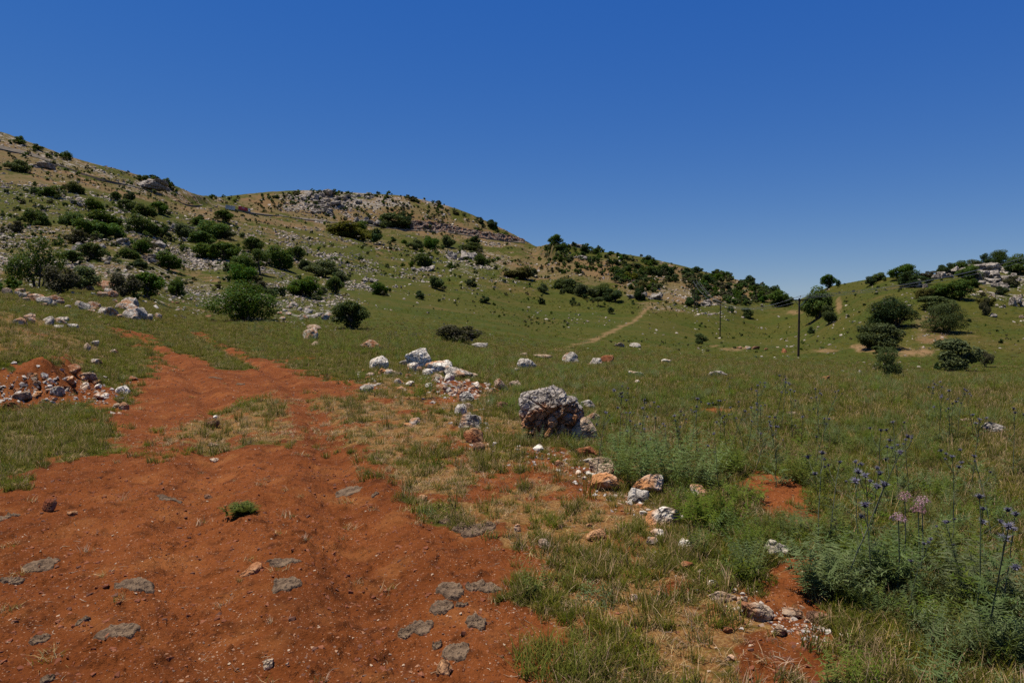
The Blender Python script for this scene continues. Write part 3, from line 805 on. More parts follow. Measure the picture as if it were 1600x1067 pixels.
plant('tall_grass', 13000, 5, 50, .1, lambda X, Y, s, sp, p: C(1 - 1.3 * s, 0, 1) * np.where(sp > .4, .28 + .5 * (p > .2), .4), TALL_P, .9, .2)
plant('feathery_weeds', 20000, 2.6, 40, -.15, lambda X, Y, s, sp, p: C(1 - 1.4 * s - sp, 0, 1) * C(.22 + 1.6 * p, .03, .9) * np.where(X > -.05 * Y, 1, .10), HERB_P, .75, .15)
plant('leafy_weeds', 15000, 2.4, 130, -.1, lambda X, Y, s, sp, p: C(1 - 1.2 * s, 0, 1) * np.where(sp > .4, .10, .4), WEED_P, .7, .42)

# loose pieces on the earth
def hull(seed, n=14, dims=(1, 1, .7), cuts=0, rough=.06, soften=0, block=.75):
    """angular stone: convex hull of scattered points, its faces broken up by fine noise"""
    g = np.random.default_rng(seed)
    P = g.normal(size=(n, 3)); P /= np.linalg.norm(P, axis=1)[:, None]
    P = np.sign(P) * np.abs(P) ** block; P *= g.uniform(.72, 1.0, n)[:, None]
    bm = bmesh.new(); vs_ = [bm.verts.new(q) for q in P]
    r = bmesh.ops.convex_hull(bm, input=vs_)
    bmesh.ops.delete(bm, geom=[e for e in r['geom_interior'] if isinstance(e, bmesh.types.BMVert)], context='VERTS')
    if cuts:
        bmesh.ops.subdivide_edges(bm, edges=bm.edges[:], cuts=cuts, use_grid_fill=True)
        bmesh.ops.triangulate(bm, faces=bm.faces[:])
    for _ in range(soften): bmesh.ops.smooth_vert(bm, verts=bm.verts[:], factor=.5, use_axis_x=True, use_axis_y=True, use_axis_z=True)
    bm.normal_update(); bm.verts.index_update()
    V = np.array([v.co[:] for v in bm.verts]); N_ = np.array([v.normal[:] for v in bm.verts]); Fc = np.array([[v.index for v in f.verts] for f in bm.faces]); bm.free()
    if cuts:
        o = g.uniform(0, 60, 3)
        V = V + N_ * (rough * (fbm3(V + o, 1.7, 3, seed) * 1.2 + .8 * fbm3(V + o, 4.5, 4, seed + 5, .6, True)))[:, None]
    V = V - (V.max(0) + V.min(0)) / 2; V = V / (V.max(0) - V.min(0)) * np.array(dims)
    return V, Fc
def chunk(seed, sub=2, flat=.6, rough=.35):
    return hull(seed, 11, (2, 1.7, 1.9 * flat))
PEB_P = [mesh_np('pebble', *chunk(500 + k, 2, .6 if k % 2 else .4), [M['pebble']]) for k in range(5)]
CLOD_P = [mesh_np('earth_clod', *chunk(520 + k, 2, .7, .6), [M['clod']]) for k in range(4)]
def twig(seed):
    g = np.random.default_rng(seed); L = g.uniform(.6, 1)
    pts = [(t * L - L / 2, .12 * math.sin(3 * t + seed) , .035 + .05 * t * g.uniform(0, 1)) for t in np.linspace(0, 1, 5)]
    return merge(tubes([(pts, [.02, .02, .018, .014, .008], 4)]))
TWIG_P = []
for k in range(4):
    v, f, m = twig(k); TWIG_P.append(mesh_np('dry_stalk', v, f, [M['chaff']]))
def loose(name, n, y0, y1, power, rule, protos, lo, hi, sink):
    X, Y = sample(n, y0, y1, power); s, sp, pt = green_density(X, Y)
    k = RNG.uniform(size=len(X)) < rule(X, Y, s, sp, pt); X, Y = X[k], Y[k]
    sc = lo * (hi / lo) ** (RNG.uniform(size=len(X)) ** 2.2)
    sc = sc * np.maximum(1, Y / 6) ** .5
    P = np.stack([X, Y, height(X, Y) + sc * sink], 1)
    tag(scatter(name, P, sc, RNG.uniform(0, 6.28, len(X)), RNG.integers(0, len(protos), len(X)), protos, tilt=RNG.normal(0, .2, (len(X), 2))), kind='stuff')
loose('gravel', 95000, 2.2, 24, -.4, lambda X, Y, s, sp, p: C(s * (.55 + 1.2 * p), .05, 1) + .25 * sp, PEB_P, .0020, .0105, .0)
loose('dirt_clods', 40000, 2.2, 22, -.4, lambda X, Y, s, sp, p: C(s * (.6 - 1.2 * p), 0, 1), CLOD_P, .004, .020, -.15)
loose('dry_chaff', 22000, 2.2, 18, -.4, lambda X, Y, s, sp, p: C(.16 * s + .9 * sp, .02, 1), TWIG_P, .02, .10, .0)

# lush weeds along the far edge of the track
poly = np.array([(425,522),(560,512),(720,528),(770,572),(720,582),(600,560),(470,548)], float); Q = []
while len(Q) < 420:
    q = (random.uniform(420, 775), random.uniform(512, 584))
    if sdf_poly(poly, np.array([q[0]]), np.array([q[1]]))[0] > 0: Q.append(tuple(at(*q)))
Q = np.array(Q)
tag(scatter('tall_weeds', Q, RNG.uniform(.9, 1.9, len(Q)), RNG.uniform(0, 6.28, len(Q)), RNG.integers(0, 6, len(Q)), HERB_P[:3] + WEED_P[:1] + TALL_P[:2], tilt=RNG.normal(0, .12, (len(Q), 2))), kind='stuff')
# ------------------------------------------------------------------ trees and shrubs
def crown_mesh(name, mat, seed, lobes, leaves, leaf, lift=0.0, tall=.8, loose_=.0):
    """unit crown (width 1): leaf-sized faces on the outside of overlapping lobes, gaps between them"""
    g = np.random.default_rng(seed)
    cs, rs = [], []
    for i in range(lobes):
        a = g.uniform(0, 6.28); r = .34 * math.sqrt(g.uniform(0, 1)) * (1 + loose_); z = g.uniform(.12, .98) if i else .55
        r *= math.sqrt(max(.08, 1 - (z - .35) ** 2 * 1.6)); rad = g.uniform(.11, .23) * (1 - .25 * z)
        cs.append((r * math.cos(a), r * math.sin(a), z * (tall - rad) + rad * .55)); rs.append(rad)
    cs = np.array(cs); rs = np.array(rs)
    pk = g.choice(lobes, leaves * 2, p=rs ** 2 / (rs ** 2).sum())
    d = g.normal(size=(leaves * 2, 3)); d /= np.linalg.norm(d, axis=1)[:, None]
    rr = rs[pk] * (1 - .45 * g.uniform(size=leaves * 2) ** 2.2) * (1 + .12 * g.normal(size=leaves * 2))
    P = cs[pk] + d * rr[:, None] * np.array([1.1, 1.1, .9])
    dist = np.min(np.linalg.norm(P[:, None, :] - cs[None], axis=2) / rs[None], axis=1)
    ok = (P[:, 2] > .0) & (dist > .55)
    P, d = P[ok][:leaves], d[ok][:leaves]; n = len(P)
    # a few stray sprays reaching out of the outline
    nrm = d * .6 + g.normal(size=(n, 3)) * .55 + np.array([0, 0, .6]); nrm /= np.linalg.norm(nrm, axis=1)[:, None]
    u = np.cross(nrm, g.normal(size=(n, 3))); u /= np.linalg.norm(u, axis=1)[:, None]; w = np.cross(nrm, u)
    s = leaf * g.uniform(.55, 1.35, n)[:, None]
    V = np.stack([P - u * s, P + w * s * .55 + nrm * s * .15, P + u * s, P - w * s * .55 + nrm * s * .15], 1).reshape(-1, 3)
    V[:, 2] += lift
    return mesh_np(name, V, np.arange(n * 4).reshape(-1, 4), [mat]), cs, rs

def trunk_mesh(name, seed, cs, lift, stems, thick):
    g = np.random.default_rng(seed); L = []
    for i in range(stems):
        a = g.uniform(0, 6.28); b = np.array([.04 * math.cos(a) * (stems > 1), .04 * math.sin(a) * (stems > 1), -.06])
        fork = b + np.array([.07 * math.cos(a), .07 * math.sin(a), .06 + max(lift, .12) + .12])
        L.append(([b, (b * .4 + fork * .6) + g.normal(0, .012, 3), fork], [thick, thick * .8, thick * .65], 7))
        for k in g.choice(len(cs), min(len(cs), 4), replace=False):
            e = cs[k] + np.array([0, 0, lift]); m = fork * .5 + e * .5 + g.normal(0, .03, 3)
            L.append(([fork, m, e], [thick * .6, thick * .4, thick * .12], 5))
    v, f, mi = merge(tubes(L)); return mesh_np(name, v, f, [M['bark']], mi, True)

PROTO = {}
TYPES = dict(oak='oak', bright='oak_bright', olive='olive', dark='dark', yellow='yellow', brown='brownish')
def proto(kind, shape, k):
    key = (kind, shape, k)
    if key not in PROTO:
        sd = abs(hash_(key))
        if shape == 's':   me, cs, rs = crown_mesh('shrub', M[TYPES[kind]], sd, 9, 1100, .052, 0, .85)
        elif shape == 'b': me, cs, rs = crown_mesh('crown', M[TYPES[kind]], sd, 16, 4600, .031, 0, .85)
        elif shape == 'L': me, cs, rs = crown_mesh('crown', M[TYPES[kind]], sd, 26, 11000, .0165, 0, .85)
        elif shape == 'o': me, cs, rs = crown_mesh('crown', M[TYPES[kind]], sd, 19, 5200, .022, .08, .9, .2)
        else:              me, cs, rs = crown_mesh('crown', M[TYPES[kind]], sd, 12, 2600, .030, .30, .72)
        tm = None
        if shape != 's': tm = trunk_mesh('trunk', sd + 1, cs, {'t': .30, 'o': .08}.get(shape, 0), {'t': 1, 'o': 4, 'L': 3}.get(shape, 2), {'t': .045, 'o': .022}.get(shape, .028))
        zmax = max(v.co.z for v in me.vertices); xs = [v.co.x for v in me.vertices]
        PROTO[key] = (me, tm, zmax, max(xs) - min(xs))
    return PROTO[key]
def hash_(key): return sum((i + 3) * 131 * ord(c) for i, c in enumerate(str(key))) % 100003

GROUP_TREES = 'oaks and shrubs scattered over the slopes'
TREES = []
def tree(px, py, w, h, kind, shape, label, name=None, group=GROUP_TREES, k=None):
    p = at(px, py); dist = p.y
    me, tm, zm, wd = proto(kind, shape, random.randrange(3 if shape in 'bto' else 5) if k is None else k)
    W = 1.28 * w / F * dist / wd; H = 1.14 * h / F * dist / zm
    name = name or ('shrub' if shape in 'sb' else 'tree')
    z = p.z - .02 * H
    if shape == 's':
        o = link(name, me, None, (p.x, p.y + W * .3, z)); 
    else:
        o = link(name, None, None, (p.x, p.y + W * .25, z)); c = link('crown', me, o); t = link('trunk', tm, o)
    a = random.uniform(-.45, .45)
    o.rotation_euler = (0, 0, a); o.scale = (W, W * random.uniform(.85, 1.1), H)
    tag(o, label, 'tree' if shape in 'to' else 'shrub', group); TREES.append((px, py, w)); return o

for t in [
 # tall plants standing apart, largest first
 (370,503,98,62,'oak','L','big bright green leafy bush at the end of the dirt track'),
 (540,515,52,42,'oak','b','dark rounded bush by the track end, smaller neighbour of the big bright bush'),
 (45,450,72,74,'oak','o','tall open multi-stemmed tree rising behind the tumbled stone row'),
 (83,458,50,40,'brown','b','grey-green bush leaning against the open multi-stemmed tree'),
 (116,452,46,36,'olive','b','olive bush next to the multi-stemmed tree behind the stone row'),
 (186,463,44,34,'brown','b','half-bare greyish bush above the pile of wall stones'),
 (220,464,46,36,'oak','b','green bush joined to the half-bare greyish bush above the wall stones'),
 (271,462,22,28,'oak','b','narrow green bush between the wall stones and the big bright bush'),
 (713,536,66,26,'brown','b','low dark bush behind the flat white rock at the field edge'),
 (107,414,30,22,'bright','b','round green bush uphill of the multi-stemmed tree, lower one of its pair'),
 (135,409,36,28,'oak','b','wider green bush beside the round one, casting a shadow on open grass'),
 (254,419,36,26,'oak','b','dark bush midway up the slope above the half-bare bush'),
 (215,396,28,24,'oak','b','dark bush directly below the pale boulder slab on the slope'),
 (468,463,48,30,'oak','b','broad low tree on the slope uphill of the big bright bush'),
 (403,430,30,38,'oak','t','small tree showing its bare trunk on the lower slope'),
 (375,443,36,30,'bright','b','bushy green crown just downhill of the tree with the bare trunk'),
 (371,426,34,30,'oak','b','green bush touching the tree with the bare trunk'),
 (430,419,36,34,'oak','b','dark oak uphill of the tree with the bare trunk'),
 (462,408,22,22,'oak','b','round oak at the upper end of the oak row above the bowl'),
 (446,410,20,22,'oak','b','oak squeezed between two darker ones at the rim of the bowl'),
 (499,433,46,26,'olive','b','wide olive thicket at the foot of the stony slope'),
 (478,424,26,18,'olive','b','pale olive bush behind the wide olive thicket'),
 (519,460,26,26,'oak','b','dark oak above the pale stones beside the open field bowl'),
 (534,444,20,19,'olive','b','olive bush touching the dark oak above the pale stones'),
 (503,461,12,13,'olive','b','knee-high olive bush below the dark oak'),
 (404,458,24,18,'brown','b','brownish bush just uphill of the big bright bush'),
 (424,471,13,18,'olive','b','slim olive bush beside the crown of the big bright bush'),
 (590,461,24,20,'oak','b','dark round bush next to the flat grey rock in the bowl'),
 (656,468,14,14,'dark','b','small dark bush alone on the grass below the bowl'),
 (660,416,24,20,'oak','b','round green oak in the middle of the grassy bowl'),
 (681,453,22,21,'olive','b','square-topped olive bush on the grassy bowl floor'),
 (672,389,22,20,'bright','b','leafy green oak under the road cutting'),
 (736,448,14,13,'dark','b','dark bush below the grey rock hump'),
 (758,474,13,11,'dark','b','dark bush on the far grass, first of a wide-spaced three'),
 (812,438,40,20,'yellow','b','yellow-brown thicket on the saddle below the rocky knoll'),
 (848,458,14,15,'olive','b','olive bush at the foot of the rocky knoll'),
 (846,476,9,11,'dark','s','tiny dark cube-like bush on the far grass'),
 (936,480,13,15,'olive','t','small umbrella-shaped tree standing on the far grass'),
 (955,491,10,11,'dark','s','small dark bush alone beside the field path'),
 (895,459,30,22,'olive','b','olive bush at the uphill end of the long dark thicket'),
 (877,452,20,18,'oak','b','round oak above the end of the long dark thicket'),
 (915,466,32,22,'olive','b','second olive bush of the long dark thicket'),
 (938,468,34,24,'oak','b','middle oak of the long dark thicket'),
 (960,472,26,20,'dark','b','darkest bush closing the long thicket near the field path'),
 (1000,470,15,21,'dark','b','dark upright bush at the foot of the wooded slope'),
 (896,478,10,13,'olive','s','little upright bush just in front of the long thicket'),
 (1223,479,34,24,'oak','b','big oak at the low saddle where the wooded slope ends'),
 (1170,499,16,17,'olive','b','square olive bush on the grass beyond the further utility pole'),
 (1142,488,9,9,'dark','s','small dark bush near the top of the further utility pole'),
 (1098,538,18,16,'olive','b','olive bush low on the field between the path and the further pole'),
 (1084,481,20,18,'dark','b','dark bush behind the legs of the twin pole'),
 (1283,496,38,46,'oak','b','large dark oak beside the nearest utility pole crossarm'),
 (1278,497,16,15,'bright','b','lighter green shrub under the large dark oak'),
 (1298,506,24,28,'olive','b','olive bush with a shadow downhill of the large dark oak'),
 (1296,450,22,20,'oak','b','leaning oak on the skyline behind the large dark oak'),
 (1311,449,7,11,'dark','s','tiny upright bush on the skyline of the grassy hill'),
 (1271,524,9,13,'dark','s','small pointed dark bush between pole and grassy hill'),
 (1409,514,58,48,'dark','L','dark dense oak with a shadow on the grassy hillside'),
 (1383,512,30,26,'bright','b','bright green bush against the side of the dark dense oak'),
 (1362,546,38,36,'olive','b','grey olive bush on the edge of the bare orange earth'),
 (1394,548,42,40,'olive','b','darker grey olive bush between the dense oak and the bare earth'),
 (1378,556,14,14,'olive','s','small low bush in front of the bare orange earth'),
 (1391,592,36,47,'olive','o','spindly grey-green tree standing in the meadow below the bare earth'),
 (1487,522,52,46,'olive','L','feathery olive bush throwing a dark shadow on the tan slope'),
 (1472,486,44,22,'olive','b','grey olive bush uphill of the feathery olive bush'),
 (1505,470,42,32,'oak','b','dark spreading oak below the layered outcrop'),
 (1475,466,34,22,'oak','b','oak hidden behind the dark spreading oak'),
 (1452,472,20,20,'yellow','b','yellow-tipped bush beside the spreading oak'),
 (1440,471,11,15,'yellow','b','small yellow bush, outermost of the yellow pair'),
 (1512,581,58,48,'olive','b','round olive tree with dark roots at the meadow edge'),
 (1487,565,26,14,'olive','b','low olive shrub leaning on the round olive tree'),
 (1545,574,20,24,'brown','o','thin small tree next to the round olive tree'),
 (1472,580,10,13,'dark','s','small dark bush below the round olive tree'),
 (1543,494,13,27,'brown','b','tall narrow bush on the slope under the outcrop'),
 (1546,478,18,12,'yellow','b','yellow-green bush above the tall narrow bush'),
 (1420,440,38,26,'oak','b','broad oak on the crest of the grassy hill'),
 (1431,449,30,24,'dark','b','dark oak in front of the broad crest oak, beside a pale rock'),
 (1363,446,14,14,'dark','b','dark bush on the crest, first seen above the grassy hill'),
 (1376,438,18,12,'oak','b','flat bush on the crest behind the first dark one'),
 (1457,436,22,12,'brown','b','thin bush on the crest between oak and outcrop'),
 (1481,430,18,18,'dark','b','dark bush on the crest at the start of the rocks'),
 (1503,420,26,20,'oak','b','rounded oak on top of the pale outcrop'),
 (1527,422,26,20,'olive','b','half-bare bush behind the pale outcrop'),
 (1521,442,30,26,'oak','b','green bush growing among the pale outcrops'),
 (1547,414,18,26,'dark','b','pointed dark tree against the sky on the outcrop'),
 (1571,415,36,28,'oak','L','tallest round oak crowning the layered outcrop'),
 (1597,430,30,32,'oak','b','oak at the picture edge beyond the crowning oak'),
 (1525,450,16,14,'oak','b','small oak under the layered outcrop'),
 (1586,450,18,18,'brown','b','brownish bush on the stony slope under the crowning oak'),
 (1570,462,16,14,'dark','b','dark bush among loose pale stones'),
 # slope with the red truck
 (346,347,24,18,'oak','b','round oak just below the red truck'),
 (327,372,40,28,'bright','b','large green thicket below the mountain road'),
 (350,373,26,16,'olive','b','olive end of the large green thicket'),
 (305,352,16,14,'oak','b','oak uphill of the large green thicket'),
 (283,375,30,26,'olive','b','olive oak in front of the pale boulders'),
 (213,364,34,28,'oak','b','big green oak beside bare grey rocks'),
 (236,369,22,18,'oak','b','oak overlapping the big green oak'),
 (251,371,20,17,'dark','b','dark oak at the downhill end of its row'),
 (245,335,22,19,'oak','b','round oak under the mountain road cut'),
 (221,336,25,18,'oak','b','dark oak beside the round one under the mountain road cut'),
 (193,330,24,18,'oak','b','dark pair-like oak on the green slope'),
 (200,315,12,17,'dark','b','upright dark oak touching the reddish slope'),
 (178,314,14,14,'oak','b','round oak below the upright dark one'),
 (112,302,22,18,'oak','b','dark oak on the reddish slope near the skyline'),
 (142,330,22,20,'oak','b','oak at the head of the green gully'),
 (110,352,26,22,'bright','b','bright oak at the side of the green gully'),
 (152,353,44,24,'oak','b','wide oak clump in the green gully'),
 (130,372,42,28,'bright','b','broad bright oak thicket lower in the green gully'),
 (163,373,34,24,'bright','b','bright oak closing the green gully thicket'),
 (112,382,34,22,'brown','b','brownish bush below the gully thicket'),
 (48,352,28,26,'oak','b','dark oak with a shadow on the lower slope'),
 (72,307,24,17,'oak','b','oak pair near the pale rock band'),
 (52,304,12,12,'dark','b','small dark oak before the pale rock band'),
 (20,268,30,20,'olive','b','large olive bush high on the reddish slope'),
 (20,364,22,18,'brown','b','brown bush low on the stony slope'),
 (310,388,36,26,'bright','b','bright oak among the pale boulders'),
 (345,408,42,28,'oak','b','oak thicket by the crossing of two rock bands'),
 (316,405,38,24,'oak','b','spreading oak in front of the pale boulders'),
 (392,396,28,24,'oak','b','oak above the tree with the bare trunk'),
 (196,404,24,16,'oak','b','low oak on the stony lower slope'),
 (216,420,22,15,'dark','b','dark bush among lower slope stones'),
 (615,357,42,24,'olive','b','olive trees at the mouth of the road cutting'),
 (630,357,22,26,'dark','b','dark tree standing in front of the road cutting'),
 (545,372,62,24,'yellow','b','wide yellowing thicket just below the mountain road'),
 (557,365,26,20,'oak','b','oak rising out of the yellowing thicket'),
 (700,388,20,20,'olive','b','olive oak beneath the road cutting'),
 (741,380,16,12,'dark','b','dark oak under the end of the road cutting'),
 (735,392,30,14,'olive','b','low olive thicket above the grey rock hump'),
 (742,404,22,12,'olive','b','bush on top of the grey rock hump'),
 (751,415,20,16,'oak','b','oak at the foot of the grey rock hump'),
 (649,390,20,16,'olive','b','olive shrub on pinkish soil below the road'),
 (868,385,20,18,'oak','b','large oak on the top of the rocky knoll'),
 (897,382,8,8,'dark','s','small round bush on the knoll skyline'),
 (670,360,10,12,'dark','s','dark bush perched on the road cutting'),
 (769,357,18,14,'dark','b','dark round oak on the skyline beyond the road cutting'),
 (936,391,8,9,'dark','s','crooked little tree breaking the skyline'),
]: tree(*t)

# the many smaller ones, by the slope they stand on
def spread(poly, n, lo, hi, kinds, label, min_gap=.55):
    poly = np.array(poly, float); x0, y0 = poly.min(0); x1, y1 = poly.max(0); k = tries = 0
    while k < n and tries < n * 60:
        tries += 1
        px, py = random.uniform(x0, x1), random.uniform(y0, y1)
        if sdf_poly(poly, np.array([px]), np.array([py]))[0] < 0: continue
        w = lo * (hi / lo) ** (random.random() ** 1.4)
        if any(abs(px - a) < (w + c) * min_gap * .5 and abs(py - b) < (w + c) * .3 for a, b, c in TREES): continue
        tree(px, py, w, w * random.uniform(.7, 1.05), random.choice(kinds), 's', label, 'shrub', label.split(',')[0]); k += 1
def skyline(pts, n, lo, hi, kinds, label):
    xs = [p[0] for p in pts]; ys = [p[1] for p in pts]
    for i in range(n):
        px = random.uniform(xs[0], xs[-1]); w = random.uniform(lo, hi)
        tree(px, np.interp(px, xs, ys) + random.uniform(0, 5), w * 1.2, w * random.uniform(.7, 1.0), random.choice(kinds), 's', label, 'shrub', label)
spread([(960,420),(1050,425),(1060,440),(1030,458),(985,455),(955,435)], 22, 11, 21, ['oak','oak','bright','yellow','dark','olive'], 'shrub crowded in the thick green wood on the rocky slope', .25)
spread([(1060,425),(1150,435),(1215,458),(1225,470),(1150,476),(1090,465)], 26, 9, 19, ['oak','dark','dark','olive'], 'dark shrub crowding the low wooded ridge by the saddle', .25)
spread([(840,392),(880,385),(960,400),(1040,415),(1000,430),(940,432),(860,430)], 22, 7, 14, ['oak','dark','oak','olive'], 'dark shrub dotted over the tan rocky knoll')
spread([(410,315),(560,318),(700,328),(800,368),(760,370),(640,352),(500,345),(400,330)], 14, 5, 9, ['dark','oak','olive'], 'small shrub on the tan hill above the mountain road')
spread([(480,370),(620,378),(790,395),(830,425),(700,430),(560,420),(500,400)], 18, 6, 11, ['oak','dark','olive','brown'], 'small shrub in the grassy bowl below the mountain road')
spread([(10,270),(120,290),(300,340),(330,345),(300,380),(180,345),(60,335),(5,320)], 12, 7, 12, ['oak','dark','brown'], 'small shrub on the stony slope under the mountain road')
spread([(5,370),(100,385),(250,380),(340,420),(480,440),(500,470),(430,480),(250,440),(60,400)], 10, 8, 15, ['olive','brown','oak'], 'small shrub among the stones of the lower slope')
spread([(1500,440),(1600,445),(1600,560),(1520,520)], 3, 7, 12, ['dark','brown'], 'small shrub on the stony side of the grassy hill')
skyline([(10,215),(100,247),(170,266),(250,287),(320,307)], 8, 9, 15, ['dark','oak'], 'dark shrub on the skyline of the long ridge')
skyline([(350,314),(420,310),(480,302),(600,306),(680,320),(760,350),(830,384)], 16, 5, 11, ['dark','oak','brown'], 'dark shrub on the skyline of the middle hill')
skyline([(850,388),(960,400),(1000,405),(1080,424),(1150,438),(1230,466)], 14, 8, 15, ['dark','oak'], 'dark shrub on the skyline of the wooded ridge')

# low scrub and tussocks too small and many to count
def far_points(weight, n, y_lo=60.):
    ok = (PYV > 195) & (PXV > -120) & (PXV < 1720) & (Y2 > y_lo) & (Y2 < CREST[None, :] * 1.02)
    dpy = np.maximum(0, np.diff(-PYV, axis=0, append=-PYV[-1:]))
    wgt = (weight * dpy * ok).ravel(); wgt = wgt / wgt.sum()
    k = RNG.choice(len(wgt), n, p=wgt)
    x = X2.ravel()[k] + RNG.normal(0, 1, n) * .0012 * Y2.ravel()[k]; y = Y2.ravel()[k] * (1 + RNG.normal(0, .004, n))
    return np.stack([x, y, height(x, y)], 1)
SCRUB_P = [crown_mesh('scrub', M[m], 900 + i, 7, 420, .075, 0, .75)[0] for i, m in enumerate(('oak','olive','dark','brownish','oak_bright'))]
patchy = np.clip(.5 + 1.6 * fbm2(X2, Y2, 1 / 30., 3, 97), .05, 1.5)
P = far_points((.25 + .5 * TAN + .5 * ROCKY) * patchy, 2600, 90); S = 2.2 + 5.5 * RNG.uniform(size=len(P)) ** 2.5
def dense(poly, n, lo, hi):
    poly = np.array(poly, float); out_ = []
    while len(out_) < n:
        q = RNG.uniform(poly.min(0), poly.max(0))
        if sdf_poly(poly, q[None, 0], q[None, 1])[0] > 0: out_.append(tuple(at(*q)))
    return np.array(out_), RNG.uniform(lo, hi, n)
for a in (([(960,418),(1050,425),(1060,445),(1030,458),(985,457),(950,437)], 45, 9, 17), ([(1060,424),(1150,433),(1215,457),(1230,470),(1150,477),(1085,470)], 105, 8, 17), ([(842,388),(880,382),(960,398),(1060,420),(1000,432),(860,428)], 85, 6, 13),
          ([(1120,462),(1190,468),(1180,478),(1120,478)], 14, 10, 16), ([(230,330),(340,350),(440,400),(400,430),(300,400),(200,370)], 44, 6, 14), ([(0,300),(120,300),(240,340),(340,400),(420,440),(330,465),(120,440),(0,420)], 95, 4, 11), ([(480,375),(620,378),(800,398),(820,440),(700,450),(560,440),(470,400)], 60, 4, 9), ([(350,316),(480,304),(700,320),(820,378),(640,350),(480,345)], 60, 4, 9), ([(350,312),(480,299),(600,303),(690,318),(690,323),(600,309),(480,307),(350,318)], 45, 4, 9), ([(5,215),(200,272),(340,312),(330,335),(150,290),(0,250)], 30, 5, 11)):
    p_, s_ = dense(*a); P = np.concatenate([P, p_]); S = np.concatenate([S, s_])
for px, py, w in [t for t in TREES if t[2] > 15 and t[1] < 470]:
    for _ in range(random.randrange(1, 4)):
        q = at(px + random.choice((-1, 1)) * w * random.uniform(.35, .75), py + random.uniform(-.18, .16) * w); P = np.concatenate([P, [tuple(q)]]); S = np.concatenate([S, [w * random.uniform(.25, .6)]])
tag(scatter('hill_scrub', P, S / F * P[:, 1], RNG.uniform(0, 6.28, len(P)), RNG.integers(0, 5, len(P)), SCRUB_P), kind='stuff')
TUS_P = [leafy('tussock', M['grass'], 60, .5, .5, .13, 950), leafy('tussock', M['herb'], 60, .5, .55, .12, 951), leafy('tussock', M['oak'], 60, .5, .5, .12, 952), leafy('tussock', M['grass_olive'], 60, .5, .4, .13, 953)]
gr = np.clip(1 - TAN * .8 - BARE * 1.2, .05, 1) * patchy
P = far_points(gr, 12000, 55)
tag(scatter('tussocks', P, RNG.uniform(1.2, 3.8, len(P)) ** 1.0 / F * P[:, 1], RNG.uniform(0, 6.28, len(P)), RNG.integers(0, 4, len(P)), TUS_P), kind='stuff')

# ------------------------------------------------------------------ loose hill stones beyond counting
SLOPE = zone([([(-60,290),(120,300),(330,345),(520,365),(600,400),(580,450),(560,505),(430,508),(300,490),(-60,445)], 1.0), ([(560,370),(860,400),(860,440),(640,455)], .4)])
STONE_P = [mesh_np('loose_stone', *chunk(600 + k, 2, .62, .5), [M['far_stone']]) for k in range(6)]
P = far_points((ROCKY ** 1.3 * 1.0 + .16 * TAN + .035 + .75 * SLOPE) * np.clip(.35 + 2.4 * fbm2(X2, Y2, 1 / 18., 4, 99), .06, 2), 34000, 48)
sz = (1.2 + 5.0 * RNG.uniform(size=len(P)) ** 4) / 2
tag(scatter('loose_hill_stones', P, sz / F * P[:, 1], RNG.uniform(0, 6.28, len(P)), RNG.integers(0, 6, len(P)), STONE_P, tilt=RNG.normal(0, .25, (len(P), 2))), kind='stuff')
# ------------------------------------------------------------------ stones, one by one
def stone_mesh(name, mat, seed, dims, sub=4, angular=6, rough=.45, strata=0.0):
    V, Fc = hull(seed, 13 + seed % 8, (1, 1, 1), {3: 2, 4: 5, 5: 9, 6: 14}[sub], .09, 2 if sub > 3 else 1, .85)
    V[:, 2] += .5
    return mesh_np(name, V * np.array(dims), Fc, [M[mat]])

def crag_mesh(name, mat, seed, dims):
    """ledges of bedrock: broken blocks piled and bedded into each other, one body"""
    g = np.random.default_rng(seed); parts = []
    n = int(np.clip(dims[0] / dims[2] * 5, 7, 18))
    for i in range(n):
        x = g.uniform(-.42, .42); z = g.uniform(0, .62) * (1 - abs(x) * 1.1); w_ = g.uniform(.16, .34); h_ = g.uniform(.22, .5)
        V, Fc = hull(seed * 31 + i, 14, (w_ * dims[0], g.uniform(.4, .8) * dims[1], h_ * dims[2]), 5, .10, 1, .5)
        a = g.normal(0, .12); V[:, 2] += V[:, 0] * a
        V += np.array([x * dims[0], g.uniform(-.2, .2) * dims[1] + z * .4 * dims[1], (z + h_ * .3) * dims[2]]); parts.append((V, Fc, 0))
    v, f, m = merge(parts); v[:, 2] *= dims[2] / max(1e-6, v[:, 2].max())
    return mesh_np(name, v, f, [M[mat]], m)

def stone(px, py, w, h, mat, label, name='stone', group=None, sub=4, seed=None, sink=.26, rot=None, cat='stone', **kw):
    p = at(px, py); s = p.y / F
    W, H = w * s * 1.06, max(h * s * (.82 if name == 'rock_outcrop' else 1.0), .25 * w * s); D = W * random.uniform(.65, .95)
    me = (crag_mesh if name == 'rock_outcrop' else stone_mesh)(name, mat, seed if seed is not None else random.randrange(10 ** 6), (W, D, H / (1 - sink)), *(() if name == 'rock_outcrop' else (sub,)))
    o = link(name, me, None, (p.x, p.y + D * .42, float(height(p.x, p.y + D * .42)) * .4 + p.z * .6 - H / (1 - sink) * sink))
    o.rotation_euler = (random.uniform(-.55, -.05) if name == 'stone' else 0, random.gauss(0, .12) if name == 'stone' else 0, random.uniform(-.35, .35) if rot is None else rot)
    return tag(o, label, cat, group)

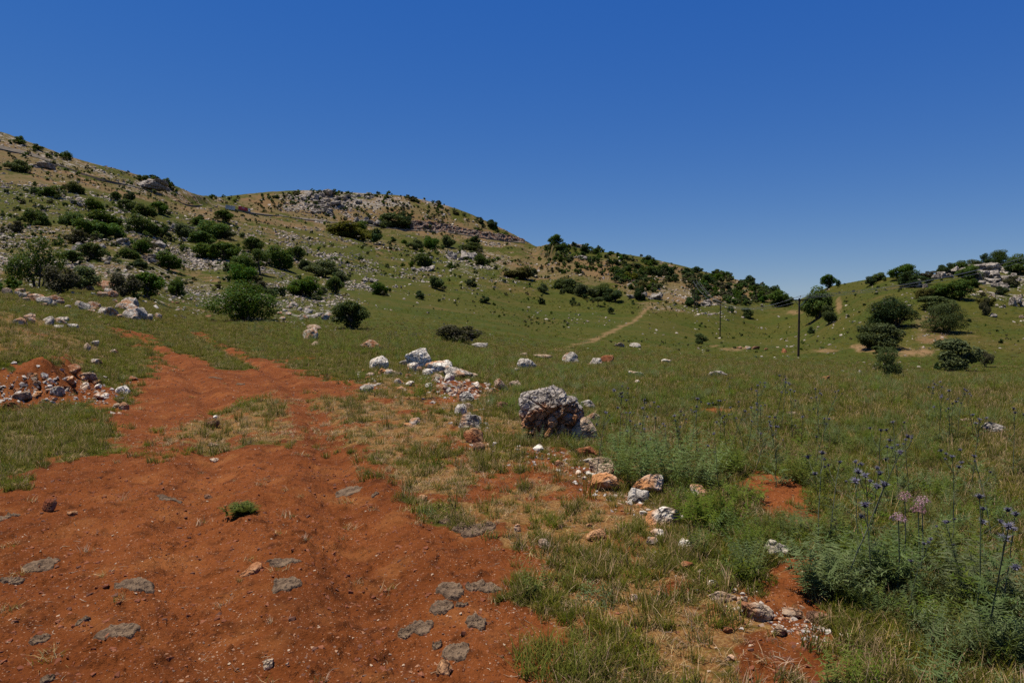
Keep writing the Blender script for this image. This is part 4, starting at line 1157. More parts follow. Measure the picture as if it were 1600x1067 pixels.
for t in [
 (908,691,46,36,'rock_tan','tan block-shaped stone at the foot of the big boulder'),
 (858,678,26,15,'rock_grey','small grey lichen-covered stone under the front of the big boulder'),
 (838,668,24,9,'rock_tan','flat cream stone half buried beside the small grey one under the boulder'),
 (926,662,28,14,'rock_tan','flat tilted slab behind the tan block-shaped stone'),
 (920,640,22,14,'rock_grey','grey stone tucked behind the big boulder'),
 (922,716,38,19,'rock_orange','rust orange slab in the grass below the big boulder'),
 (918,723,16,7,'rock_white','pale chip under the rust orange slab'),
 (943,742,42,26,'rock_tan','wedge-shaped tan stone propped up next to the feathery clump'),
 (925,745,16,9,'rock_white','small cream stone beside the wedge-shaped stone'),
 (953,769,42,28,'rock_white','white and orange chunky stone below the wedge-shaped one'),
 (1019,777,50,30,'rock_white','long pale slab with an orange face by the feathery clump'),
 (1003,750,8,16,'rock_tan','small upright stone shard behind the long pale slab'),
 (998,786,34,20,'rock_grey','grey rounded stone in front of the long pale slab'),
 (980,760,18,8,'rock_orange','orange chip between the white stone and the long slab'),
 (1047,823,58,25,'rock_white','flat white rock with an orange underside at the path edge'),
 (1030,842,20,14,'rock_white','little pale stone capping a dark hollow below the flat white rock'),
 (1020,852,20,12,'rock_grey','grey stone in the shade under the little pale capping stone'),
 (1071,860,22,14,'rock_white','white stone with a hole, below the flat white rock'),
 (1100,780,26,24,'rock_grey','grey stone almost hidden in the leafy weeds'),
 (1112,832,18,14,'rock_tan','thin tan shard leaning by the bare red path'),
 (1097,800,12,8,'rock_orange','red stone chip above the thin tan shard'),
 (1220,871,40,24,'rock_white','pitted pale stone on the bare red path'),
 (938,849,34,19,'rock_orange','bright rust orange stone with a hollow, lying on red soil'),
 (922,824,10,6,'rock_orange','tiny orange stone above the rust stone with a hollow'),
 (853,860,22,16,'rock_tan','wedge of tan stone with a dark face on red soil'),
 (807,831,11,12,'rock_white','little white upright stone beside the coiled dung pat'),
 (660,784,13,10,'rock_orange','small orange stone where the grass meets the track'),
 (1034,934,18,13,'rock_white','small cream stone with horns in thin grass'),
 (1132,942,40,14,'rock_tan','flat sandy stone sunk in the soil near the path'),
 (1198,973,44,30,'rock_tan','large tan stone next to the bare path'),
 (1240,965,30,13,'rock_tan','flat tan stone trailing the large tan stone'),
 (1283,976,32,16,'rock_brown','brown stone at the end of the line below the thistles'),
 (1224,997,22,18,'rock_tan','brownish stone below the large tan stone'),
 (1074,895,26,15,'rock_orange','orange-tan stone between grass tufts'),
 (1098,903,16,12,'rock_tan','dull stone beside the orange-tan one'),
 (1115,920,16,12,'rock_white','pale stone in the grass above the flat sandy stone'),
 (1410,997,32,8,'rock_white','flat whitish stone sunk in grass near the big thistles'),
 (1143,1034,12,9,'rock_white','pale pebble-like stone in the straw'),
 (1140,990,16,8,'rock_orange','small orange stone in thin straw'),
 (993,940,14,10,'rock_white','small pale stone in bare soil'),
 (1360,968,20,14,'rock_tan','buff stone showing through grass tufts'),
 (385,903,32,24,'rock_orange','angular tan rock with a shadow lying alone on the red track'),
 (690,1057,24,21,'rock_orange','round ochre stone near the lowest dung pats'),
 (420,1047,17,13,'rock_tan','cream pebble-sized stone on the red track'),
 (70,800,18,18,'rock_brown','brown upright stone on the red track'),
 (108,806,16,7,'rock_orange','flat orange stone beside the brown upright one'),
 (323,779,14,6,'rock_brown','flat reddish stone above the green weed on the track'),
 (333,722,13,6,'rock_tan','cream flake on the track below the dry grass'),
 (327,668,23,9,'rock_brown','flat brown stone in the dry grass strip'),
 (335,654,8,5,'rock_white','tiny cream stone above the flat brown one'),
 (330,698,16,6,'rock_tan','buff flake at the edge of the dry grass strip'),
 (742,692,30,23,'rock_orange','cream and orange stone in the rubble trail before the boulder'),
 (745,708,20,16,'rock_brown','leaning brown stone below the cream and orange one'),
 (735,671,36,22,'rock_grey','grey knobbly stone in the rubble trail'),
 (727,672,14,6,'rock_white','flat white chip below the grey knobbly stone'),
 (759,666,10,6,'rock_white','white chip beside the grey knobbly stone'),
 (718,650,20,20,'rock_grey','smooth grey stone above the knobbly one'),
 (733,640,14,10,'rock_tan','pinkish stone next to the smooth grey one'),
 (730,629,24,16,'rock_grey','bluish grey stone at the edge of the red rubble mound'),
 (771,700,8,9,'rock_white','white upright chip in the thin grass'),
 (785,640,18,12,'rock_brown','reddish stone between mound and boulder'),
 (646,664,18,13,'rock_grey','grey stone in dry grass with a cream neighbour'),
 (637,667,13,7,'rock_white','cream stone touching the grey one in dry grass'),
 (842,705,16,10,'rock_white','pale stone in the grass before the big boulder'),
 (873,728,14,9,'rock_orange','small orange stone left of the rust orange slab'),
 (590,579,30,24,'rock_white','white rock at the start of the white rock row'),
 (603,586,20,12,'rock_white','small white rock leaning on the first of the row'),
 (573,613,22,13,'rock_grey','pale grey rock in the grass beside the track'),
 (577,590,14,8,'rock_tan','tan stone below the first white rock'),
 (633,573,20,12,'rock_grey','grey rock between the white ones of the row'),
 (655,577,38,32,'rock_white','tallest jagged rock of the white rock row'),
 (646,582,22,16,'rock_white','squat white rock before the tallest one of the row'),
 (682,586,46,25,'rock_white','long sloping white rock in the row'),
 (712,593,46,17,'rock_grey','low flat rock ending the white rock row'),
 (738,591,16,9,'rock_tan','tan stone past the end of the white rock row'),
 (622,600,14,10,'rock_orange','red-stained stone under the white rock row'),
 (627,612,16,8,'rock_white','pale stone in grass below the white rock row'),
 (578,547,34,16,'rock_tan','weathered tan rock behind the herbs above the white row'),
 (482,531,26,20,'rock_grey','grey rock among the herbs beyond the track'),
 (491,542,12,9,'rock_tan','pinkish stone below the grey rock among the herbs'),
 (488,515,24,8,'rock_tan','flat pale rock behind the grey rock among the herbs'),
 (717,533,42,14,'rock_grey','flat white rock in front of the low dark bush'),
 (748,544,24,10,'rock_grey','pale rock past the flat white one by the low bush'),
 (783,610,24,18,'rock_tan','rounded tan rock between the rubble mound and the big boulder'),
 (805,607,18,12,'rock_tan','slanted tan rock between rounded one and big boulder'),
 (823,578,30,18,'rock_grey','pointed blue-grey rock in the meadow behind the boulder'),
 (808,580,8,5,'rock_white','white pebble beside the pointed blue-grey rock'),
 (848,562,30,8,'rock_tan','low tan rock in the meadow beyond the pointed one'),
 (818,557,12,6,'rock_tan','small tan rock further out than the pointed grey one'),
 (892,568,24,18,'rock_grey','tilted grey rock rising from the meadow'),
 (931,571,22,13,'rock_grey','grey half of the two-tone rock pair in the meadow'),
 (946,570,20,17,'rock_orange','orange half of the two-tone rock pair in the meadow'),
 (992,543,18,8,'rock_grey','jagged grey rock in the far meadow'),
 (967,542,18,5,'rock_grey','flat grey rock beside the jagged one in the far meadow'),
 (1042,568,15,7,'rock_white','small white rock in the middle of the meadow'),
 (993,588,22,8,'rock_white','flat white rock in the meadow behind the thistles'),
 (997,600,10,6,'rock_white','white stone just below the flat one behind the thistles'),
 (1293,597,18,7,'rock_white','white rock in the meadow short of the spindly tree'),
 (1346,586,8,8,'rock_grey','grey stone beside the spindly meadow tree'),
 (1318,583,8,5,'rock_grey','small grey stone between the white rock and the spindly tree'),
 (1568,677,36,16,'rock_grey','rounded grey rock among tall meadow grass'),
 (1513,661,16,7,'rock_tan','buff rock in the meadow near the rounded grey one'),
 (1240,652,16,9,'rock_tan','pinkish rock in the meadow between thistles'),
 (1125,590,30,9,'rock_grey','low grey stones row in the meadow near the poles'),
 (1170,546,10,5,'rock_grey','grey rock in the far field before the pole'),
 (1183,546,12,5,'rock_brown','brownish rock beside the grey one in the far field'),
 (1157,545,7,4,'rock_tan','pale stone at the end of the far field rocks'),
 (1227,551,8,7,'rock_orange','reddish brown lump in the far field next to the pole'),
 (1198,547,6,4,'rock_orange','little orange stone in the far field short of the pole'),
 # banks left of the track
 (187,617,20,15,'rock_white','white stone on top of the bank end beside the track'),
 (178,640,14,10,'rock_tan','tan stone under the white one at the bank end'),
 (156,625,26,10,'rock_white','flat pale stone before the bank'),
 (190,641,14,12,'rock_grey','grey stone at the grass tip beside the track'),
 (203,595,14,7,'rock_tan','pink stone at the top end of the bank'),
 (145,569,16,9,'rock_grey','grey stone sitting on the bank top'),
 (172,553,18,6,'rock_white','white slab in the grass above the bank'),
 (128,548,12,14,'rock_tan','tan stone at the tip of the grey stone line'),
 (145,540,12,9,'rock_grey','grey stone in grass behind the tan one'),
 (130,593,26,12,'rock_tan','long tan slab poking out of the red bank'),
 (108,582,24,14,'rock_tan','sloping slab embedded in the red bank'),
 (105,597,16,10,'rock_white','white stone in the middle of the red bank'),
 (82,618,18,12,'rock_grey','grey stone at the foot of the red bank'),
 (68,590,10,8,'rock_white','small white stone high on the red bank'),
 (55,618,9,8,'rock_white','round white stone low on the red bank'),
 (30,625,26,12,'rock_tan','slanted tan stone at the bank foot'),
 (10,642,28,14,'rock_orange','orange slab at the bank foot by the edge'),
 (127,610,16,12,'rock_white','pair-like white stone at the bank end'),
]:
    w = t[2]
    stone(*t, sub=5 if w > 30 else 4 if w > 14 else 3)

for o in COL.objects:
    if o.get('label', '').startswith('angular tan rock'): o.rotation_euler = (-.75, .25, .3); o.data.materials[0] = M['rock_apricot']
# limestone boulder beside the track
def big_boulder():
    bm = bmesh.new(); bmesh.ops.create_icosphere(bm, subdivisions=7, radius=1)
    V = np.array([v.co[:] for v in bm.verts]); Fc = np.array([[v.index for v in f.verts] for f in bm.faces]); bm.free()
    # outline as seen from the track, about its middle
    O = np.array([(811,640),(812,618),(817,603),(830,596),(846,593),(858,590),(866,586),(876,592),(885,600),(889,608),(902,611),(910,621),(914,640),(913,662),(908,676),(893,694),(868,696),(846,682),(828,668),(818,656)], float) - np.array([863, 643.])
    oa = np.arctan2(-O[:, 1], O[:, 0]); orr = np.hypot(O[:, 0], O[:, 1]) / 52.; k = np.argsort(oa); oa, orr = oa[k], orr[k]
    oa = np.concatenate([oa - 6.28319, oa, oa + 6.28319]); orr = np.tile(orr, 3)
    V = np.sign(V) * np.abs(V) ** .80; V /= np.max(np.linalg.norm(V, axis=1))
    an = np.arctan2(V[:, 2], V[:, 0]); rr = np.interp(an, oa, orr) / np.interp(an, np.linspace(-np.pi, np.pi, 120), [np.max(np.hypot(V[:, 0], V[:, 2])[np.abs(an - q) < .08]) for q in np.linspace(-np.pi, np.pi, 120)])
    V[:, 0] *= rr; V[:, 2] *= rr
    n = V / np.linalg.norm(V, axis=1)[:, None]
    front = smooth(.1, -.5, V[:, 1])
    for nn, d in (((.25, -1, -.30), .55), ((-.55, -.75, .30), .68), ((.75, -.6, -.1), .72), ((-.1, -.75, .75), .80)):
        q = np.array(nn) / np.linalg.norm(nn); V -= np.maximum(V @ q - d, 0)[:, None] * q * .85
    c_, s_ = math.cos(.95), math.sin(.95)
    q = np.stack([V[:, 0] * c_ + V[:, 2] * s_, V[:, 1], -V[:, 0] * s_ + V[:, 2] * c_], 1)      # beds dipping towards the track
    low = smooth(.62, .05, V[:, 2])
    bed = fbm3(np.stack([q[:, 0] * .5, q[:, 1] * .9, q[:, 2] * 2.6], 1) + 7.7, 1.6, 4, 71, .55, True)
    blk = fbm3(np.stack([q[:, 0] * 1.0, q[:, 1] * 1.2, q[:, 2] * 1.9], 1) + 1.3, 1.7, 2, 75)
    step = np.round(blk * 6) / 6
    ph = q[:, 2] * 3.1 + .9 * blk + .35 * fbm3(V, 3.0, 3, 76); saw = ph - np.floor(ph)
    led = np.minimum(saw / .75, (1 - saw) / .25)
    ph2 = q[:, 0] * 1.7 + .8 * fbm3(V + 4, 1.6, 2, 78); joint = np.minimum(1, np.abs(ph2 - np.round(ph2)) / .12)
    V += n * (((.24 * (led - .5) + .10 * bed + .30 * step) * (.35 + .65 * low) - .10 * (1 - joint)) * front + (.10 * step + .07 * bed) * (1 - front))[:, None]
    V += n * (.055 * fbm3(V + 11, 4.0, 4, 73, .6, True) + .022 * fbm3(V + 5, 11, 4, 74, .62, True))[:, None]
    V -= (V.max(0) + V.min(0)) / 2; V /= (V.max(0) - V.min(0)); V[:, 2] += .5
    return V, Fc
p = at(864, 690); s = p.y / F
V, Fc = big_boulder()
bo = link('boulder', mesh_np('boulder', V * np.array([108 * s, 84 * s, 100 * s]), Fc, [M['boulder']], None, False), None, (p.x, p.y + 40 * s, p.z - 14 * s))
tag(bo, 'big craggy boulder, grey on top and rusty orange below', 'boulder')

# tumbled stone row above the track
def row(line, n, lo, hi, mats, label, jx=4, jy=5, name='stone'):
    line = np.array(line, float); seg = np.concatenate([[0], np.cumsum(np.hypot(*np.diff(line, axis=0).T))])
    for i in range(n):
        t = random.uniform(0, seg[-1]); px = np.interp(t, seg, line[:, 0]) + random.gauss(0, jx); py = np.interp(t, seg, line[:, 1]) + random.gauss(0, jy)
        w = lo * (hi / lo) ** (random.random() ** 1.5)
        stone(px, py, w, w * random.uniform(.5, .8), random.choice(mats), label, name, label, 3)
row([(0,457),(30,464),(60,474),(100,478),(140,484),(170,492),(215,494),(262,502)], 46, 9, 24, ['rock_grey','rock_grey','rock','rock_tan'], 'grey stone in the tumbled stone row above the track', 4, 4)
row([(130,452),(150,450),(178,462)], 7, 14, 26, ['rock_tan','rock_grey'], 'pinkish stone behind the stone row below the olive bush')
row([(20,506),(60,503),(95,508),(118,520)], 9, 14, 28, ['rock_grey','rock_grey','rock'], 'grey stone in the short line between the stone row and the bank', 4, 3)
row([(20,612),(60,600),(100,600),(140,608)], 34, 5, 12, ['rock_tan','rock_white','rock_brown'], 'small stone fallen out of the red bank', 14, 10)
row([(665,612),(700,606),(740,608),(775,612)], 20, 6, 18, ['rock_tan','rock_brown','rock_white'], 'broken stone on the red rubble mound', 6, 6)
row([(200,482),(196,490),(205,498)], 4, 22, 32, ['rock_grey'], 'large grey stone in the pile at the middle of the stone row', 5, 3)
row([(575,586),(610,584),(650,584),(700,592),(735,596)], 22, 7, 18, ['rock_white','rock_tan','rock_white','rock_grey'], 'broken white stone lying in the white rock row', 5, 5)
row([(560,600),(640,600),(725,625),(738,660),(745,700)], 16, 6, 14, ['rock_white','rock_tan','rock_grey'], 'small pale stone in the broken line from the white rock row to the thin grass', 8, 6)
row([(905,735),(960,775),(1040,828),(1085,880),(1150,945),(1260,985)], 24, 6, 15, ['rock_white','rock_tan','rock_orange'], 'small pale stone in the broken line running down to the bare path', 12, 8)
# bigger pale stones on the slopes
row([(430,487),(480,492),(520,498)], 20, 7, 15, ['rock_grey','rock'], 'pale stone in the stony patch beside the big bright bush', 14, 9)
row([(90,382),(150,400),(240,400),(300,392)], 22, 7, 18, ['rock_far'], 'pale stone in the rock band across the lower slope', 16, 18)
row([(1545,468),(1575,480),(1600,470)], 9, 6, 12, ['rock_far'], 'pale stone scattered below the layered outcrop', 16, 12)

OUT = 'outcrop'
for t in [
 (1563,430,84,20,'rock_far','long layered outcrop slab under the crowning oak'),
 (1568,440,64,20,'rock_far','second ledge of the layered outcrop'),
 (1555,446,40,14,'rock_far','rounded pale boulder under the layered outcrop'),
 (1540,443,34,20,'rock_far','tilted pale rock beside the rounded outcrop boulder'),
 (1504,430,46,18,'rock_far','smooth pale outcrop with an oak on top'),
 (1592,438,24,14,'rock_far','square pale rock at the end of the layered outcrop'),
 (1480,436,34,14,'rock_far','broken pale rocks on the crest beside dark bush'),
 (1443,450,22,18,'rock_far','pale rock leaning on the dark crest oak'),
 (1573,452,22,12,'rock_far','pale boulder lower down the outcrop slope'),
 (1597,480,22,20,'rock_far','pale boulder at the picture edge below the outcrop'),
 (480,315,40,20,'rock_far','grey crag at the near end of the hilltop rocks'),
 (516,311,52,20,'rock_far','highest dark grey crag of the hilltop'),
 (500,318,26,10,'rock_far','round grey rock under the highest crag'),
 (538,318,46,14,'rock_far','grey crag below the hilltop rocks'),
 (512,325,44,12,'rock_far','low grey ledge under the hilltop crags'),
 (486,326,40,12,'rock_far','low ledge with dark cracks below the near crag'),
 (565,310,36,14,'rock_far','isolated grey crag on the hilltop'),
 (500,338,50,10,'rock_far','thin rock band midway down the tan hill'),
 (572,350,44,14,'rock_far','rock face at the start of the road cutting'),
 (722,408,48,22,'rock_far','grey rock hump on the grassy slope'),
 (656,425,46,9,'rock_far','long low grey rocks in the grassy bowl'),
 (575,442,26,10,'rock_far','flat grey rock with a bush in the bowl'),
 (620,450,14,7,'rock_far','small white rock alone in the bowl'),
 (187,384,34,16,'rock_far','pale boulder slab on the slope'),
 (97,350,26,24,'rock_far','white rock face beside the bright gully oak'),
 (264,362,52,16,'rock_far','pale boulders among the slope oaks'),
 (300,380,40,14,'rock_far','pale rock ribs in front of the spreading oak'),
 (222,405,30,12,'rock_far','pale slab between two dark bushes'),
 (115,320,26,10,'rock_far','white rocks high on the grassy slope'),
 (55,262,50,10,'rock_far','brown crag under the ridge skyline'),
 (215,290,60,7,'rock_far','low grey ledge along the ridge'),
 (905,384,30,9,'rock_far','white rocks on the top of the knoll'),
 (910,407,30,6,'rock_far','white flat rock on the knoll side'),
 (1115,478,30,12,'rock_far','pale rocks below the wooded ridge by the twin pole'),
 (1012,468,50,12,'rock_far','pale scree at the foot of the thick wood'),
]: stone(*t, name='rock_outcrop', cat='rock', sub=5, strata=.16, rough=.7, sink=.3, angular=4)

# ------------------------------------------------------------------ dried dung pats on the track
def pat(px, py, w, h, label, seed, coil=False, thick=.019):
    p = at(px, py - h * .3); s = p.y / F; R_ = w * s / 2
    na, nr = 72, 22
    an = np.linspace(0, 2 * math.pi, na, endpoint=False); rr = np.linspace(0, 1, nr)[1:]
    g = np.random.default_rng(seed); o = g.uniform(0, 90)
    lob = 1 + .42 * fbm2(np.cos(an) * 1.5 + o, np.sin(an) * 1.5 + o, 1.0, 6, seed, .72)
    r = rr[:, None] * lob[None]; X = r * np.cos(an); Yc = r * np.sin(an) * min(1.3, max(.6, h / w * 2.0))
    fold = fbm2(X * 1.2 + o, Yc * 1.2, 2.2, 3, seed + 3, .5); ring = np.abs(np.sin(r * (9 if coil else 5) + 3.5 * fold)); plate = np.round(fbm2(X + o, Yc * 1.6, 1.9, 2, seed + 7) * 4) / 4; fold = fold + plate
    zz = (1 - rr[:, None] ** 5) * (.55 + .45 * ring + .5 * fold) * (1.5 - .7 * rr[:, None] if coil else 1)
    zz = np.maximum(zz, -.3); T = thick * (1.7 if coil else 1)
    zz = zz * .75 + .55 * np.exp(-((rr[:, None] - .86) / .10) ** 2) * (.6 + .8 * fbm2(np.cos(an) * 2 + o, np.sin(an) * 2 + o, 1.0, 3, seed + 9))[None] - .9 * (rr[:, None] > .985)
    V = np.concatenate([[[0, 0, T * .8]], np.stack([X * R_, Yc * R_, zz * T], -1).reshape(-1, 3)])
    k = np.arange(na); k2 = (k + 1) % na
    tri = np.stack([np.zeros(na, int), 1 + k, 1 + k2], -1)
    q = np.concatenate([np.stack([1 + i * na + k, 1 + (i + 1) * na + k, 1 + (i + 1) * na + k2, 1 + i * na + k2], -1) for i in range(nr - 2)])
    V[:, 2] += height(V[:, 0] + p.x, V[:, 1] + p.y) - p.z + .001
    o_ = link('dung_pat', mesh_np('dung_pat', V, [tri, q], [M['dung']], None, True), None, p)
    tag(o_, label, 'dung', 'dried dung pats on the red track')
for i, t in enumerate([
 (733,838,52,28,'coiled thick dung pat at the edge of the track grass',True),(762,828,26,12,'thin dung flap reaching from the coiled pat into the grass',False),
 (703,932,46,30,'ragged grey dung pat, widest of the trackside cluster',False),(738,926,22,22,'rounded dung pat pressed against the widest one',False),
 (760,925,50,22,'dung pat with a curled rim next to the grass tuft',False),(692,954,38,20,'flat dung pat just below the widest one',False),
 (722,948,22,8,'narrow sliver of dung below the rounded pat',False),(744,980,34,24,'heart-shaped grey dung pat apart from the cluster',False),
 (657,990,42,26,'lumpy dung pat with broken edge and stones beside it',False),(632,996,22,16,'crumbled end of the lumpy dung pat',False),
 (713,1025,44,26,'lowest layered dung pat of the cluster above the ochre stone',False),(683,1012,18,10,'dung fragment beside the lowest layered pat',False),
 (443,885,56,14,'broken crescent of dung beyond the tan rock',False),(447,921,46,28,'oval layered dung pat under the broken crescent',False),
 (62,888,46,28,'pinkish grey dung pat with a lifted edge',False),(20,910,34,12,'thin dung scrap beside the picture edge below the pinkish pat',False),
 (208,925,58,30,'crumbling wide dung pat in the middle of the track',False),(185,998,64,26,'faint flattened dung pat on the lower track',False),
 (62,1005,32,14,'dark dung pat with straw on it',False),(128,976,20,12,'small dark dung pat above the faint flattened one',False),
 (545,777,42,24,'flat weathered dung pat with green sprouts at its rim',False),(586,774,12,7,'dung flake beside the weathered pat with sprouts',False),
 (12,812,30,18,'grey dung pat at the picture edge beside the brown upright stone',False),(266,785,38,14,'dark thin dung pat uphill of the green weed',False),
 (336,592,22,6,'black dung pat on the upper track',False),(376,602,14,6,'small dark dung pat beside the black one on the upper track',False),
 (75,1064,22,10,'dark dung lump at the very bottom of the track',False),(695,818,20,7,'thin curled dung flake left of the coiled pat',False)]):
    pat(*t[:5], seed=700 + i, coil=t[5])

# rubble strewn along the edge of the track and on the bank
line = np.array([(560,590),(640,590),(720,604),(735,640),(742,690),(800,712),(900,720),(950,765),(1030,815),(1075,870),(1140,935),(1230,975),(1300,1000)], float)
seg = np.concatenate([[0], np.cumsum(np.hypot(*np.diff(line, axis=0).T))]); Q = []
for i in range(1700):
    t = random.uniform(0, seg[-1]); Q.append(tuple(at(np.interp(t, seg, line[:, 0]) + random.gauss(0, 22), np.interp(t, seg, line[:, 1]) + random.gauss(0, 9))))
for i in range(650): Q.append(tuple(at(random.uniform(-30, 205), min(646, max(566, random.gauss(612, 16))))))
for i in range(420): Q.append(tuple(at(random.gauss(725, 45), random.gauss(611, 8))))
for i in range(350): Q.append(tuple(at(random.uniform(-20, 330), 452 + random.gauss(0, 14) + random.uniform(0, 330) * .10)))
Q = np.array(Q); sz = (.8 + 4.2 * RNG.uniform(size=len(Q)) ** 4) / F * np.maximum(Q[:, 1], 4.5)
RUB_P = [mesh_np('rubble_stone', *hull(640 + k, 12, (2, 1.6, 1.1), 1, .05), [M['near_stone']]) for k in range(7)]
tag(scatter('rubble', Q, sz, RNG.uniform(0, 6.28, len(Q)), RNG.integers(0, 7, len(Q)), RUB_P, tilt=RNG.normal(0, .3, (len(Q), 2))), kind='stuff')
# ------------------------------------------------------------------ thistles, herbs and wild flowers, plant by plant
def head_mesh(name, seed, r, spikes, L):
    g = np.random.default_rng(seed)
    bm = bmesh.new(); bmesh.ops.create_icosphere(bm, subdivisions=2, radius=r)
    V = np.array([v.co[:] for v in bm.verts]); Fc = np.array([[v.index for v in f.verts] for f in bm.faces]); bm.free()
    V[:, 2] *= 1.15; V += V * (.22 * fbm3(V * 60 / r * .02, 1.5, 2, seed))[:, None]
    parts = [(V, Fc, 0)]
    sv, st = [], []
    for i in range(spikes):
        a = 6.283 * i / spikes + g.uniform(-.15, .15); el = g.uniform(-.25, .9)
        d = np.array([math.cos(a) * math.cos(el), math.sin(a) * math.cos(el), math.sin(el)]); s = np.cross(d, [0, 0, 1.]); s /= np.linalg.norm(s)
        b = d * r * .7; k = len(sv); l = L * g.uniform(.7, 1.2)
        sv += [b - s * r * .24, b + s * r * .24, d * (r + l), b + np.array([0, 0, r * .2])]; st += [[k, k + 1, k + 2], [k + 1, k + 3, k + 2], [k + 3, k, k + 2]]
    parts.append((np.array(sv), np.array(st), 1))
    v, f, mi = merge(parts); return mesh_np(name, v, f, [M['thistle_head'], M['bract']], mi)
HEADS = [head_mesh('flower_head', 800 + i, r, n, l) for i, (r, n, l) in enumerate([(.016, 26, .024), (.013, 22, .018), (.010, 18, .012)])]

def thistle_parts(seed):
    """stem with branches, spiny leaves, and where the heads sit (unit: 0.7 m plant)"""
    g = np.random.default_rng(seed); L = []; tips = []
    lean = g.normal(0, .05, 2); H = .68
    P = lambda t: np.array([lean[0] * t * t, lean[1] * t * t, H * t])
    main = [P(t) + g.normal(0, .003, 3) for t in np.linspace(0, 1, 6)]; main[0][2] = -.03
    L.append((main, [.0045, .004, .0034, .003, .0026, .0022], 5)); tips.append((main[-1], 0))
    for i in range(int(g.integers(2, 6))):
        t = g.uniform(.5, .85); a = g.uniform(0, 6.28); l = g.uniform(.08, .2); b = P(t); e = b + np.array([math.cos(a) * l * .6, math.sin(a) * l * .6, l])
        L.append(([b, (b + e) / 2 + np.array([math.cos(a), math.sin(a), 0]) * l * .1, e], [.0022, .0019, .0015], 4)); tips.append((e, int(g.integers(0, 3))))
    sv, sq, sm = merge(tubes(L))
    V, T = [], []
    for i in range(44):
        t = g.uniform(.0, .95) ** 1.25; a = g.uniform(0, 6.28); b = P(t); l = g.uniform(.07, .16) * (1.25 - t)
        d = np.array([math.cos(a), math.sin(a), g.uniform(-.1, .6)]); s = np.array([-math.sin(a), math.cos(a), 0])
        k = len(V); V += [b, b + d * l, b + d * l * .3 + s * .004]; T.append([k, k + 2, k + 1])
        for q in np.linspace(.25, .9, 5):
            for sg in (-1, 1):
                c = b + d * l * q; e = c + (s * sg * .6 + d * .6) * l * .34 + np.array([0, 0, g.uniform(-.01, .015)])
                k = len(V); V += [c, c + d * l * .10, e]; T.append([k, k + 1, k + 2])
    return (mesh_np('stem', sv, sq, [M['thistle_stem']], sm), mesh_np('foliage', np.array(V), np.array(T), [M['herb_blue'] if seed % 3 else M['herb']]), tips)
THIST = [thistle_parts(820 + k) for k in range(7)]
def by_top(px, py, H):
    """ground point of a plant of height H whose top shows at this photograph position"""
    ax, sz = ray(px, py)
    zt = height(ax * Ys, Ys) + H; zr = EYE + sz * Ys
    k = np.nonzero((zt[1:] >= zr[1:]) & (Ys[1:] > 2.2))[0]
    if len(k) == 0: return None
    y = Ys[k[0] + 1]; return Vector((ax * y, y, float(height(ax * y, y))))
def thistle(px, py, H, label, k=None, group=None, hs=1.0):
    p = by_top(px, py, H)
    if p is None: return
    st, lf, tips = THIST[random.randrange(7) if k is None else k]
    o = link('thistle', None, None, p); s = H / .70
    o.scale = (s, s, s); o.rotation_euler = (random.gauss(0, .13), random.gauss(0, .13), random.uniform(0, 6.28))
    link('stem', st, o); link('foliage', lf, o)
    for q, kk in tips:
        h = link('flower_head', HEADS[kk], o, q); f = .30 + .36 * hs * random.uniform(.85, 1.15); h.scale = (f, f, f); h.rotation_euler = (random.uniform(-.4, .4), random.uniform(-.4, .4), random.uniform(0, 6))
    tag(o, label, 'thistle', group or 'blue thistles in the meadow')
